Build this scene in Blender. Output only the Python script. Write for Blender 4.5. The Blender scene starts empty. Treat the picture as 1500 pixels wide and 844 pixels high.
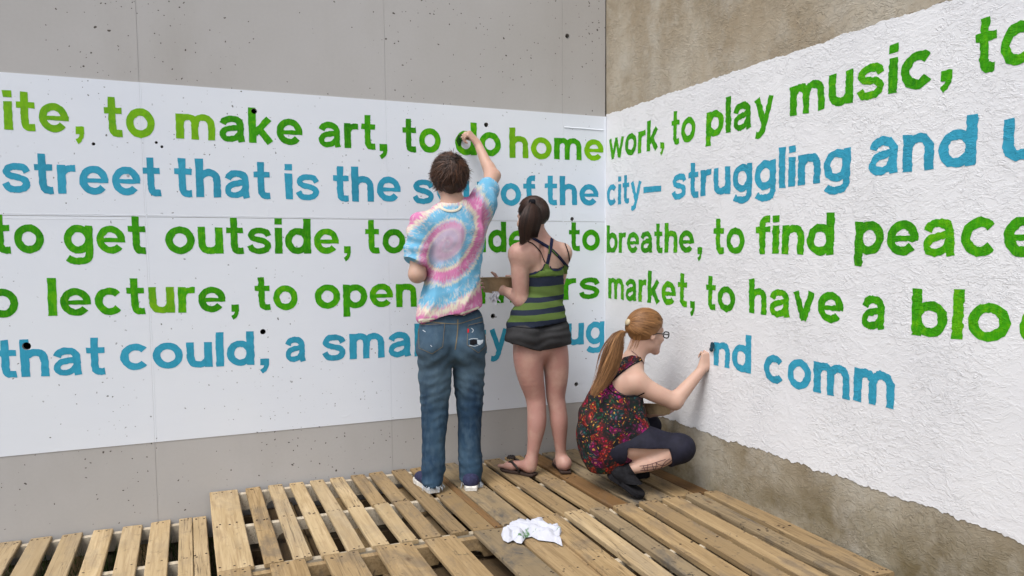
import bpy, bmesh, math, random
import numpy as np
from mathutils import Vector, Matrix, noise
from mathutils.geometry import delaunay_2d_cdt
random.seed(7); np.random.seed(7)
SC = bpy.context.scene
COL = SC.collection
PI = math.pi

# ------------------------------------------------------------ camera
F_PX, CY_PX, PITCH, ROLL, YAW = 1108.636, 455.908, 0.0764452, -0.0070785, 0.404803
fw = Vector((math.sin(YAW)*math.cos(PITCH), math.cos(YAW)*math.cos(PITCH), -math.sin(PITCH)))
r0 = fw.cross(Vector((0, 0, 1))).normalized(); u0 = r0.cross(fw)
rt = r0*math.cos(ROLL) + u0*math.sin(ROLL); up = -r0*math.sin(ROLL) + u0*math.cos(ROLL)
CAM = Vector((-2.525, -4.316, 1.27))
cd = bpy.data.cameras.new('camera'); cam = bpy.data.objects.new('camera', cd); COL.objects.link(cam)
cam.matrix_world = Matrix(((rt.x, up.x, -fw.x, CAM.x), (rt.y, up.y, -fw.y, CAM.y), (rt.z, up.z, -fw.z, CAM.z), (0, 0, 0, 1)))
cd.sensor_width = 36; cd.lens = F_PX*36/1500; cd.shift_y = (CY_PX-422)/1500
cd.clip_start = 0.05; cd.clip_end = 2000
SC.camera = cam

# ------------------------------------------------------------ light
SUN = Vector((-0.66, -0.45, 1.25)).normalized()
W = bpy.data.worlds.new('World'); SC.world = W; W.use_nodes = True
wn = W.node_tree; bg = wn.nodes['Background']
sky = wn.nodes.new('ShaderNodeTexSky'); sky.sky_type = 'NISHITA'; sky.sun_disc = False
sky.sun_elevation = math.asin(SUN.z); sky.sun_rotation = math.atan2(SUN.x, SUN.y)
sky.dust_density = 3.0; sky.air_density = 1.0
hs = wn.nodes.new('ShaderNodeHueSaturation'); hs.inputs['Saturation'].default_value = 0.55
wn.links.new(sky.outputs[0], hs.inputs['Color']); wn.links.new(hs.outputs[0], bg.inputs['Color'])
bg.inputs['Strength'].default_value = 0.12
sl = bpy.data.lights.new('sun', 'SUN'); sl.energy = 1.15; sl.angle = math.radians(28); sl.color = (1, .98, .95)
so = bpy.data.objects.new('sun', sl); COL.objects.link(so)
so.rotation_euler = (-SUN).to_track_quat('-Z', 'Y').to_euler()
SC.view_settings.view_transform = 'Standard'; SC.view_settings.look = 'None'
SC.view_settings.exposure = 0.90; SC.view_settings.gamma = 1

# ------------------------------------------------------------ measuring helpers
def ray(x, y): return fw + rt*((x-750)/F_PX) - up*((y-CY_PX)/F_PX)
def onA(x, y):
    q = ray(x, y); return CAM + q*(-CAM.y/q.y)
def onB(x, y):
    q = ray(x, y); return CAM + q*(-CAM.x/q.x)
def onG(x, y, z=0.0):
    q = ray(x, y); return CAM + q*((z-CAM.z)/q.z)
def atY(x, y, Y):
    q = ray(x, y); return CAM + q*((Y-CAM.y)/q.y)

# ------------------------------------------------------------ object helpers
def tag(o, label=None, cat=None, group=None, kind=None):
    if label: o['label'] = label
    if cat: o['category'] = cat
    if group: o['group'] = group
    if kind: o['kind'] = kind
    return o
def empty(name, loc=(0, 0, 0), rz=0.0, **k):
    o = bpy.data.objects.new(name, None); COL.objects.link(o); o.location = loc; o.rotation_euler = (0, 0, rz)
    o.empty_display_size = .1
    return tag(o, **k)
def link(name, me, parent=None, mat=None, smooth=False, **k):
    o = bpy.data.objects.new(name, me); COL.objects.link(o)
    if mat is not None:
        me.materials.clear()
        for m in (mat if isinstance(mat, (list, tuple)) else [mat]): me.materials.append(m)
    if smooth:
        me.polygons.foreach_set('use_smooth', [True]*len(me.polygons))
    if parent: o.parent = parent
    return tag(o, **k)
def mesh(name, verts, faces, **kw):
    me = bpy.data.meshes.new(name); me.from_pydata([tuple(v) for v in verts], [], [tuple(f) for f in faces]); me.update()
    return link(name, me, **kw)
class MB:
    def __init__(s): s.v = []; s.f = []
    def add(s, v, f):
        n = len(s.v); s.v += [tuple(p) for p in v]; s.f += [tuple(i+n for i in q) for q in f]
    def box(s, a, b):
        (x0, y0, z0), (x1, y1, z1) = a, b
        s.add([(x0, y0, z0), (x1, y0, z0), (x1, y1, z0), (x0, y1, z0), (x0, y0, z1), (x1, y0, z1), (x1, y1, z1), (x0, y1, z1)],
              [(0, 3, 2, 1), (4, 5, 6, 7), (0, 1, 5, 4), (1, 2, 6, 5), (2, 3, 7, 6), (3, 0, 4, 7)])
    def tube(s, pts, rad, n=8, cap=True):
        pts = [Vector(p) for p in pts]; k = len(pts)
        rad = rad if isinstance(rad, (list, tuple)) else [rad]*k
        base = len(s.v); prev = None
        for i, p in enumerate(pts):
            d = (pts[min(i+1, k-1)]-pts[max(i-1, 0)]).normalized()
            if prev is None:
                a = d.cross(Vector((0, 0, 1)));
                if a.length < .1: a = d.cross(Vector((1, 0, 0)))
                a.normalize()
            else:
                a = (prev - d*prev.dot(d)).normalized()
            prev = a; b = d.cross(a)
            for j in range(n):
                t = 2*PI*j/n; s.v.append(tuple(p + (a*math.cos(t)+b*math.sin(t))*rad[i]))
        for i in range(k-1):
            for j in range(n):
                s.f.append((base+i*n+j, base+i*n+(j+1) % n, base+(i+1)*n+(j+1) % n, base+(i+1)*n+j))
        if cap:
            s.f.append(tuple(base+j for j in reversed(range(n)))); s.f.append(tuple(base+(k-1)*n+j for j in range(n)))
    def build(s, name, mat, parent=None, smooth=False, **k): return mesh(name, s.v, s.f, mat=mat, parent=parent, smooth=smooth, **k)

# ------------------------------------------------------------ node helpers
class N:
    def __init__(s, name, rough=.8, spec=.3):
        s.m = bpy.data.materials.new(name); s.m.use_nodes = True; s.t = s.m.node_tree; s.b = s.t.nodes['Principled BSDF']
        s.b.inputs['Roughness'].default_value = rough; s.b.inputs['Specular IOR Level'].default_value = spec
    def n(s, typ, **k):
        o = s.t.nodes.new(typ)
        for a, b in k.items(): setattr(o, a, b)
        return o
    def l(s, a, b): s.t.links.new(a, b)
    def geo(s, scale=(1, 1, 1), obj=False, rnd=False):
        if obj: src = s.n('ShaderNodeTexCoord').outputs['Object']
        else: src = s.n('ShaderNodeNewGeometry').outputs['Position']
        mp = s.n('ShaderNodeMapping'); mp.inputs['Scale'].default_value = scale; s.l(src, mp.inputs['Vector'])
        if rnd:
            oi = s.n('ShaderNodeObjectInfo'); mu = s.n('ShaderNodeMath', operation='MULTIPLY'); mu.inputs[1].default_value = 57.0
            s.l(oi.outputs['Random'], mu.inputs[0]); cb = s.n('ShaderNodeCombineXYZ')
            for i in range(3): s.l(mu.outputs[0], cb.inputs[i])
            s.l(cb.outputs[0], mp.inputs['Location'])
        return mp.outputs[0]
    def noise(s, vec, scale, detail=4, rough=.55, dist=0.0):
        o = s.n('ShaderNodeTexNoise'); o.inputs['Scale'].default_value = scale; o.inputs['Detail'].default_value = detail
        o.inputs['Roughness'].default_value = rough; o.inputs['Distortion'].default_value = dist; s.l(vec, o.inputs['Vector'])
        return o.outputs['Fac']
    def voro(s, vec, scale, feature='F1', out='Distance', rand=1.0):
        o = s.n('ShaderNodeTexVoronoi', feature=feature); o.inputs['Scale'].default_value = scale; o.inputs['Randomness'].default_value = rand
        s.l(vec, o.inputs['Vector']); return o.outputs[out]
    def ramp(s, fac, stops):
        o = s.n('ShaderNodeValToRGB'); e = o.color_ramp.elements
        while len(e) < len(stops): e.new(.5)
        for i, (p, c) in enumerate(stops):
            e[i].position = p; e[i].color = (c, c, c, 1) if not isinstance(c, tuple) else (*c, 1)
        s.l(fac, o.inputs[0]); return o.outputs[0]
    def mix(s, fac, a, b, mode='MIX'):
        o = s.n('ShaderNodeMix', data_type='RGBA', blend_type=mode)
        if isinstance(fac, (int, float)): o.inputs[0].default_value = fac
        else: s.l(fac, o.inputs[0])
        for i, c in ((6, a), (7, b)):
            if isinstance(c, tuple): o.inputs[i].default_value = (*c, 1)
            else: s.l(c, o.inputs[i])
        return o.outputs[2]
    def math(s, op, a, b=0.0, c=None):
        o = s.n('ShaderNodeMath', operation=op)
        for i, v in enumerate((a, b) if c is None else (a, b, c)):
            if isinstance(v, (int, float)): o.inputs[i].default_value = v
            else: s.l(v, o.inputs[i])
        return o.outputs[0]
    def color(s, c):
        if isinstance(c, tuple): s.b.inputs['Base Color'].default_value = (*c, 1)
        else: s.l(c, s.b.inputs['Base Color'])
    def bump(s, h, strength=.5, dist=.01, prev=None):
        o = s.n('ShaderNodeBump'); o.inputs['Strength'].default_value = strength; o.inputs['Distance'].default_value = dist
        s.l(h, o.inputs['Height'])
        if prev is not None: s.l(prev, o.inputs['Normal'])
        s.l(o.outputs[0], s.b.inputs['Normal']); return o.outputs[0]

# ------------------------------------------------------------ wall materials
def pits(m, vec):
    """bug holes of cast concrete: sparse small dark pits, in clusters"""
    cl = m.noise(vec, 1.3, 3); sx = m.n('ShaderNodeSeparateXYZ'); m.l(vec, sx.inputs[0]); outs = []
    wn_ = m.n('ShaderNodeTexNoise'); wn_.inputs['Scale'].default_value = 42; wn_.inputs['Detail'].default_value = 2; m.l(vec, wn_.inputs['Vector'])
    sw = m.n('ShaderNodeSeparateColor'); m.l(wn_.outputs['Color'], sw.inputs[0])
    cb = m.n('ShaderNodeCombineXYZ'); m.l(m.math('ADD', sx.outputs[0], m.math('MULTIPLY', sw.outputs[0], .022)), cb.inputs[0]); m.l(m.math('ADD', sx.outputs[2], m.math('MULTIPLY', sw.outputs[1], .022)), cb.inputs[1])
    for sc, thr, r in ((42, .88, .17), (17, 1.0, .12), (6.5, .97, .05)):
        o = m.n('ShaderNodeTexVoronoi', feature='F1', voronoi_dimensions='2D'); o.inputs['Scale'].default_value = sc; m.l(cb.outputs[0], o.inputs['Vector'])
        sep = m.n('ShaderNodeSeparateColor'); m.l(o.outputs['Color'], sep.inputs[0])
        on = m.math('GREATER_THAN', sep.outputs[0], m.math('SUBTRACT', thr+.42, m.math('MULTIPLY', cl, .80)))
        ins = m.math('LESS_THAN', o.outputs['Distance'], m.math('MULTIPLY', sep.outputs[1], r))
        outs.append(m.math('MULTIPLY', on, ins))
    return m.math('MAXIMUM', m.math('MAXIMUM', outs[0], outs[1]), outs[2])

def concrete():
    m = N('cast_concrete', .85, .25); v = m.geo()
    big = m.noise(v, .55, 4, .6); mid = m.noise(m.geo((1, 1, .35)), 2.2, 5, .6); fine = m.noise(v, 60, 3)
    c = m.mix(m.ramp(big, [(.35, 0.), (.65, 1.)]), (.405, .392, .375), (.455, .445, .438))
    c = m.mix(m.ramp(mid, [(.50, 0.), (.75, .5)]), c, (.36, .342, .32))
    c = m.mix(m.math('MULTIPLY', fine, .14), c, (.25, .235, .22))
    p = pits(m, v)
    m.color(m.mix(p, c, (.09, .08, .07)))
    h = m.math('SUBTRACT', m.math('MULTIPLY', m.noise(v, 9, 6, .6), .35), p)
    m.bump(h, .35, .006)
    return m.m
def white_smooth():
    m = N('white_wall_paint_smooth', .6, .35); v = m.geo()
    big = m.noise(v, .8, 4, .6)
    roll = m.noise(m.geo((1.2, 1, 7)), 3.5, 3, .5)
    c = m.mix(m.ramp(big, [(.35, 0.), (.7, 1.)]), (.68, .72, .785), (.72, .755, .80))
    c = m.mix(m.math('MULTIPLY', roll, .09), c, (.52, .54, .58))
    p = pits(m, v)
    m.color(m.mix(m.math('MULTIPLY', p, m.ramp(m.noise(v, 7, 2), [(.42, .15), (.58, .9)])), c, (.10, .10, .10)))
    rg = m.ramp(m.noise(v, 3.0, 3, .5, .6), [(.49, 0.), (.5, 1.), (.51, 0.)])
    h = m.math('SUBTRACT', m.math('ADD', m.math('MULTIPLY', m.noise(v, 14, 6, .62), .3), m.math('MULTIPLY', m.ramp(m.noise(v, 5, 4), [(.6, 0.), (.75, .4)]), rg)), p)
    m.bump(h, .45, .006)
    return m.m
def stucco_height(m):
    """trowelled, torn stucco: overlapping flakes with sharp lifted edges"""
    v = m.geo((1, 1, 1))
    wv = m.n('ShaderNodeTexNoise'); wv.inputs['Scale'].default_value = 7; wv.inputs['Detail'].default_value = 3; m.l(v, wv.inputs['Vector'])
    def warp(scale_vec, amt):
        sc = m.n('ShaderNodeVectorMath', operation='MULTIPLY'); m.l(v, sc.inputs[0]); sc.inputs[1].default_value = scale_vec
        s2 = m.n('ShaderNodeVectorMath', operation='SCALE'); m.l(wv.outputs['Color'], s2.inputs[0]); s2.inputs['Scale'].default_value = amt
        ad = m.n('ShaderNodeVectorMath', operation='ADD'); m.l(sc.outputs[0], ad.inputs[0]); m.l(s2.outputs[0], ad.inputs[1]); return ad.outputs[0]
    def rotd(vec, ang, sc):
        mp = m.n('ShaderNodeMapping'); mp.inputs['Rotation'].default_value = (ang, 0, 0); mp.inputs['Scale'].default_value = sc; m.l(vec, mp.inputs['Vector']); return mp.outputs[0]
    w1 = warp((1, 1, 1), .10)
    cliff = [(.40, 0.), (.515, .30), (.53, 1.), (.62, .55), (.78, .25)]
    a = m.ramp(m.noise(rotd(w1, -.75, (1, .72, 1.3)), 15, 4, .55, .5), cliff)
    b = m.ramp(m.noise(rotd(w1, .55, (1, .62, 1.35)), 27, 4, .62, .6), [(.52, 0.), (.555, 1.), (.68, .45)])
    c = m.ramp(m.noise(rotd(w1, -.5, (1, .65, 1.3)), 56, 3, .65, .5), [(.51, 0.), (.56, 1.), (.70, .5)])
    msk = m.ramp(m.noise(v, 3.2, 3), [(.38, .25), (.60, 1.)])
    h = m.math('ADD', m.math('MULTIPLY', a, .20), m.math('ADD', m.math('MULTIPLY', m.math('MULTIPLY', b, msk), .52), m.math('MULTIPLY', m.math('MULTIPLY', c, msk), .32)))
    return m.math('ADD', h, m.math('MULTIPLY', m.noise(v, 120, 2), .06)), v
SB_S, SB_D = .62, .0058
def stucco_raw():
    m = N('raw_tan_stucco', .95, .15); h, v = stucco_height(m)
    big = m.noise(m.geo((1, 1, .6)), 1.6, 5, .62); st = m.noise(m.geo((1.6, 1.6, 1.1)), 1.5, 5, .7)
    c = m.mix(m.ramp(big, [(.36, 0.), (.62, 1.)]), (.300, .245, .170), (.415, .370, .295))
    c = m.mix(m.ramp(st, [(.52, 0.), (.74, .6)]), c, (.20, .155, .09))
    # damp, olive-brown foot of the wall
    sp = m.n('ShaderNodeSeparateXYZ'); m.l(v, sp.inputs[0])
    low = m.ramp(m.math('ADD', m.math('MULTIPLY', sp.outputs[2], 1.0), m.math('MULTIPLY', m.noise(v, 2.3, 4), .5)), [(.35, 1.), (.75, 0.)])
    c = m.mix(m.math('MULTIPLY', low, .95), c, m.mix(m.ramp(m.noise(v, 3.1, 5, .6), [(.38, 0.), (.62, 1.)]), (.125, .095, .045), (.275, .245, .180)))
    c = m.mix(m.math('MULTIPLY', h, .22), c, (.42, .39, .33))
    wr = m.noise(v, 5.5, 5, .7, .6); c = m.mix(m.math('MULTIPLY', m.ramp(wr, [(.50, 0.), (.68, 1.)]), .32), c, (.19, .15, .095)); pal = m.noise(m.geo((1, 1, .8)), 3.3, 5, .65); c = m.mix(m.math('MULTIPLY', m.ramp(pal, [(.48, 0.), (.68, 1.)]), .6), c, (.45, .425, .37))
    m.color(c); m.bump(h, .75, SB_D*1.3)
    return m.m
def stucco_white():
    m = N('white_wall_paint_rough', .7, .25); h, v = stucco_height(m)
    big = m.noise(v, .9, 4, .6)
    c = m.mix(m.ramp(big, [(.35, 0.), (.7, 1.)]), (.67, .675, .70), (.73, .735, .75))
    m.color(c); m.bump(h, SB_S, SB_D)
    return m.m
def letter_mat(name, dark, mid, light, rough_wall, bias):
    m = N(name, .5 if not rough_wall else .6, .16)
    if rough_wall: h, v = stucco_height(m)
    else: v = m.geo(); h = None
    oi = m.n('ShaderNodeObjectInfo').outputs['Random']
    st = m.noise(m.geo((1, 1, 1), rnd=True), 16, 4, .6, 1.5)
    st2 = m.noise(m.geo((4.5, 4.5, .8), rnd=True), 26, 4, .65, .9)
    f = m.math('ADD', m.math('MULTIPLY', st, .50), m.math('MULTIPLY', oi, .16)); f = m.math('ADD', f, .20+bias)
    c = m.ramp(f, [(.38, dark), (.58, mid), (.80, light)])
    c = m.mix(m.math('MULTIPLY', m.ramp(st2, [(.50, 0.), (.66, 1.)]), .22), c, light); c = m.mix(m.math('MULTIPLY', m.ramp(st2, [(.34, 1.), (.46, 0.)]), .3), c, dark)
    m.color(c)
    if rough_wall: m.bump(m.math('ADD', h, m.math('MULTIPLY', st2, .15)), SB_S*1.0, SB_D)
    else: m.bump(m.math('ADD', m.math('MULTIPLY', st2, .5), m.math('MULTIPLY', m.noise(v, 14, 5, .6), .5)), .5, .004)
    return m.m
GD, GM, GL = (.018, .185, .001), (.042, .310, .001), (.200, .490, .002)
BD, BM, BL = (.026, .235, .350), (.036, .315, .470), (.060, .38, .53)
M = {}
M['concrete'] = concrete(); M['white_a'] = white_smooth(); M['stucco'] = stucco_raw(); M['white_b'] = stucco_white()
M['gA'] = letter_mat('green_letter_paint', GD, GM, GL, False, .0)
M['gLA'] = letter_mat('light_green_letter_paint', GM, (.14, .35, .008), GL, False, .12)
M['bA'] = letter_mat('blue_letter_paint', BD, BM, BL, False, .0)
M['gB'] = letter_mat('green_letter_paint_on_stucco', GD, GM, GL, True, .02)
M['bB'] = letter_mat('blue_letter_paint_on_stucco', BD, BM, BL, True, .0)
def flat(name, c, rough=.7, spec=.3, var=0.0, scale=20, obj=True, bump=0.0):
    m = N(name, rough, spec)
    if var:
        nz = m.noise(m.geo(obj=obj), scale, 4)
        m.color(m.mix(m.ramp(nz, [(.35, 0.), (.65, 1.)]), tuple(x*(1-var) for x in c), tuple(min(1, x*(1+var)) for x in c)))
        if bump: m.bump(nz, bump, .003)
    else: m.color(c)
    return m.m
M['hole'] = flat('dark_hole_lining', (.012, .012, .012), .9, .1)
M['dirt'] = flat('dirt', (.075, .06, .04), .95, .1, .4, 9, False, .6)

# ------------------------------------------------------------ 2D triangulation with holes
def inpoly(px, py, poly):
    c = False; j = len(poly)-1
    for i in range(len(poly)):
        xi, yi = poly[i]; xj, yj = poly[j]
        if (yi > py) != (yj > py) and px < (xj-xi)*(py-yi)/(yj-yi)+xi: c = not c
        j = i
    return c
def tri2d(loops, keep):
    vs, es = [], []
    for lp in loops:
        n = len(vs); vs += [Vector(p) for p in lp]; es += [(n+i, n+(i+1) % len(lp)) for i in range(len(lp))]
    v, e, f, *_ = delaunay_2d_cdt(vs, es, [], 0, 1e-6)
    out = []
    for t in f:
        cx = sum(v[i][0] for i in t)/len(t); cy = sum(v[i][1] for i in t)/len(t)
        if keep(cx, cy): out.append(list(t))
    return [(p[0], p[1]) for p in v], out
def circle(cx, cy, r, n=18, j=.0): return [(cx+r*(1+random.uniform(-j, j))*math.cos(2*PI*i/n), cy+r*(1+random.uniform(-j, j))*math.sin(2*PI*i/n)) for i in range(n)]

# ------------------------------------------------------------ the two walls
TOP = 1.27+.872; BOT = 1.27-.972             # edges of the white band
ground_z = -.25
HOLES = [(-.286, 2.621, .014), (-.837, 2.042, .014), (-2.165, 2.035, .015), (-2.928, 1.825, .008), (-2.645, 1.846, .007), (-2.62, 1.826, .007),
         (-.254, 1.484, .013), (-.804, .885, .015), (-2.156, .852, .015), (-3.259, .834, .019), (-.225, .417, .014)]
wallA = empty('concrete_wall', (-3, 0, ground_z), label='smooth grey cast concrete wall on the left with a white painted band of green and blue lettering', cat='wall')
wallA.location = (0, 0, 0)
mb = MB(); mb.box((-7.0, .13, ground_z-.3), (0.25, .42, 4.2)); mb.box((-7.0, .03, 4.15), (.0, .129, 4.199)); mb.build('wall_core', M['concrete'], wallA)
xs = [-7.0, -5.1, -2.712, -1.45, -.322, -.012]; zs = [ground_z-.2, 1.468, 4.2]
GAP = .0012
def panel(name, x0, x1, z0, z1, y, thick, mat, parent, holes=HOLES, jitter=None):
    hs_ = [h for h in holes if x0 < h[0]-h[2] and h[0]+h[2] < x1 and z0 < h[1]-h[2] and h[1]+h[2] < z1]
    outer = [(x0, z0), (x1, z0), (x1, z1), (x0, z1)]
    loops = [outer]+[circle(h[0], h[1], h[2]) for h in hs_]
    v, f = tri2d(loops, lambda a, b: not any((a-h[0])**2+(b-h[1])**2 < (h[2]*.97)**2 for h in hs_))
    V = [(p[0], y, p[1]) for p in v]; F = []
    for t in f:
        a, b, c = (Vector(V[i]) for i in t[:3]); nrm = (b-a).cross(c-a)
        F.append(t if nrm.y < 0 else t[::-1])
    mbb = MB(); mbb.add(V, F)
    for lp in loops:
        n = len(lp)
        mbb.add([(p[0], y, p[1]) for p in lp]+[(p[0], y+thick, p[1]) for p in lp], [(i, (i+1) % n, n+(i+1) % n, n+i) for i in range(n)])
    return mbb.build(name, mat, parent)
for zi in range(2):
    for xi in range(len(xs)-1):
        if zi == 1 and xi == 3: pass
        panel('concrete_panel', xs[xi]+GAP, xs[xi+1]-GAP, zs[zi]+GAP, zs[zi+1]-GAP, 0, .035, M['concrete'], wallA)
mb = MB()
for x in xs[1:-1]: mb.box((x-.003, .0016, ground_z-.2), (x+.003, .03, 4.2))
mb.build('joint_filler', M['concrete'], wallA, kind='stuff')
mb = MB(); mb.box((-7, .0018, 1.465), (-.012, .03, 1.471)); mb.build('joint_filler', M['concrete'], wallA)
# white band, one coat per panel
for (z0, z1) in ((BOT, 1.468), (1.468, TOP)):
    for xi in range(len(xs)-1):
        panel('white_paint', xs[xi]+.0003, xs[xi+1]-.0003+(.010 if xi == len(xs)-2 else 0), z0+(GAP if z0 > BOT else 0), z1-(GAP if z1 < TOP else 0), -.0025, .0024, M['white_a'], wallA)
for h in HOLES:
    mb = MB(); n = 16; c = circle(h[0], h[1], h[2]*1.02, n)
    mb.add([(p[0], -.001, p[1]) for p in c]+[(p[0], .10, p[1]) for p in c], [(i, (i+1) % n, n+(i+1) % n, n+i) for i in range(n)]+[tuple(n+i for i in range(n))])
    mb.build('tie_hole', M['hole'], wallA)
# core must not plug the holes: darker cups stand 5 mm in front of the core face
# raised paint-covered form seams beside the right joint
def seam(name, pts, w, mat, parent, proud=.004):
    mbb = MB()
    for i in range(len(pts)-1):
        (x0, z0), (x1, z1) = pts[i], pts[i+1]
        dx, dz = x1-x0, z1-z0; L = math.hypot(dx, dz); nx, nz = -dz/L*w/2, dx/L*w/2
        mbb.add([(x0+nx, -.0028, z0+nz), (x0, -.0028-proud, z0), (x0-nx, -.0028, z0-nz), (x1+nx, -.0028, z1+nz), (x1, -.0028-proud, z1), (x1-nx, -.0028, z1-nz)], [(0, 1, 4, 3), (1, 2, 5, 4)])
    return mbb.build(name, mat, parent)
def wob(x0, z0, x1, z1, n, a): return [(x0+(x1-x0)*i/n+random.uniform(-a, a)*(z0 != z1), z0+(z1-z0)*i/n+random.uniform(-a, a)*(x0 != x1)) for i in range(n+1)]
seam('form_seam', wob(-.012, BOT, -.012, TOP, 40, .0015), .012, M['white_a'], wallA)
seam('form_seam', wob(-.318, BOT, -.318, TOP, 60, .003), .010, M['white_a'], wallA, .0004)
seam('form_seam', wob(-7, 1.475, -.33, 1.478, 160, .0015), .006, M['white_a'], wallA, .0004)
seam('form_seam', wob(-7, 1.452, -2.8, 1.455, 90, .0015), .005, M['white_a'], wallA, .0004)
seam('form_seam', wob(-.31, 2.058, -.03, 2.055, 10, .001), .010, M['white_a'], wallA, .004)
seam('form_seam', wob(-2.706, BOT, -2.706, TOP, 50, .0012), .006, M['white_a'], wallA, .0004)

wallB = empty('stucco_wall', (0, 0, 0), label='rough stucco wall on the right, tan above and below a white painted band with lettering', cat='wall')
mb = MB(); mb.box((.004, -7.0, ground_z-.3), (.30, .028, 4.2)); mb.build('wall_core', M['stucco'], wallB)
# plain stucco skin, slightly uneven surface as real relief
def relief(y, z): return .006*noise.noise(Vector((3.1, y*1.7, z*1.7)))+.0015*noise.noise(Vector((1.7, y*5, z*5)))
def skin(name, y0, y1, z0f, z1f, ny, nz, off, mat, parent):
    V, Fc = [], []
    for j in range(ny+1):
        y = y0+(y1-y0)*j/ny; a, b = z0f(y), z1f(y)
        for i in range(nz+1):
            z = a+(b-a)*i/nz; V.append((-off-relief(y, z)-.006, y, z))
    for j in range(ny):
        for i in range(nz):
            q = j*(nz+1)+i; Fc.append((q, q+1, q+nz+2, q+nz+1))
    o = mesh(name, V, Fc, mat=mat, parent=parent, smooth=True); return o
skin('stucco_coat', -7.0, -.001, lambda y: ground_z-.2, lambda y: 4.2, 200, 130, .0, M['stucco'], wallB)
def rag(y, base, amp, s): return base + amp*noise.noise(Vector((y*9, s, .3)))+amp*.8*noise.noise(Vector((y*31, s, 2.2)))+amp*.45*noise.noise(Vector((y*90, s, 5.2)))
zb = lambda y: rag(y, 1.27-.985+.028*math.exp(min(0, (y+2.6)*3)) - .004, .013, 1.0)
zt = lambda y: rag(y, TOP+.012, .008, 7.0)
skin('white_paint', -7.0, -.0015, zb, zt, 1500, 40, .0026, M['white_b'], wallB)

# ------------------------------------------------------------ lettering
def cr(pts, n=6):
    if len(pts) == 2: return [tuple(pts[0]), tuple(pts[1])]
    P = [pts[0]]+list(pts)+[pts[-1]]; out = []
    for i in range(1, len(P)-2):
        for k in range(n):
            t = k/n; a, b, c, d = P[i-1], P[i], P[i+1], P[i+2]
            out.append(tuple(.5*((2*b[q])+(c[q]-a[q])*t+(2*a[q]-5*b[q]+4*c[q]-d[q])*t*t+(3*b[q]-a[q]-3*c[q]+d[q])*t**3) for q in (0, 1)))
    out.append(tuple(P[-2])); return out
def arc(cx, cy, rx, ry, a0, a1, n=22): return [(cx+rx*math.cos(math.radians(a0+(a1-a0)*i/n)), cy+ry*math.sin(math.radians(a0+(a1-a0)*i/n))) for i in range(n+1)]
w_ = .28
def ring(cx, rx=.365): return ('P', arc(cx, .5, rx, .385, 0, 360, 28), .26)
arch = [(.14, .50), (.17, .70), (.29, .84), (.46, .885), (.64, .84), (.735, .70), (.75, .50), (.75, 0)]
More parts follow.
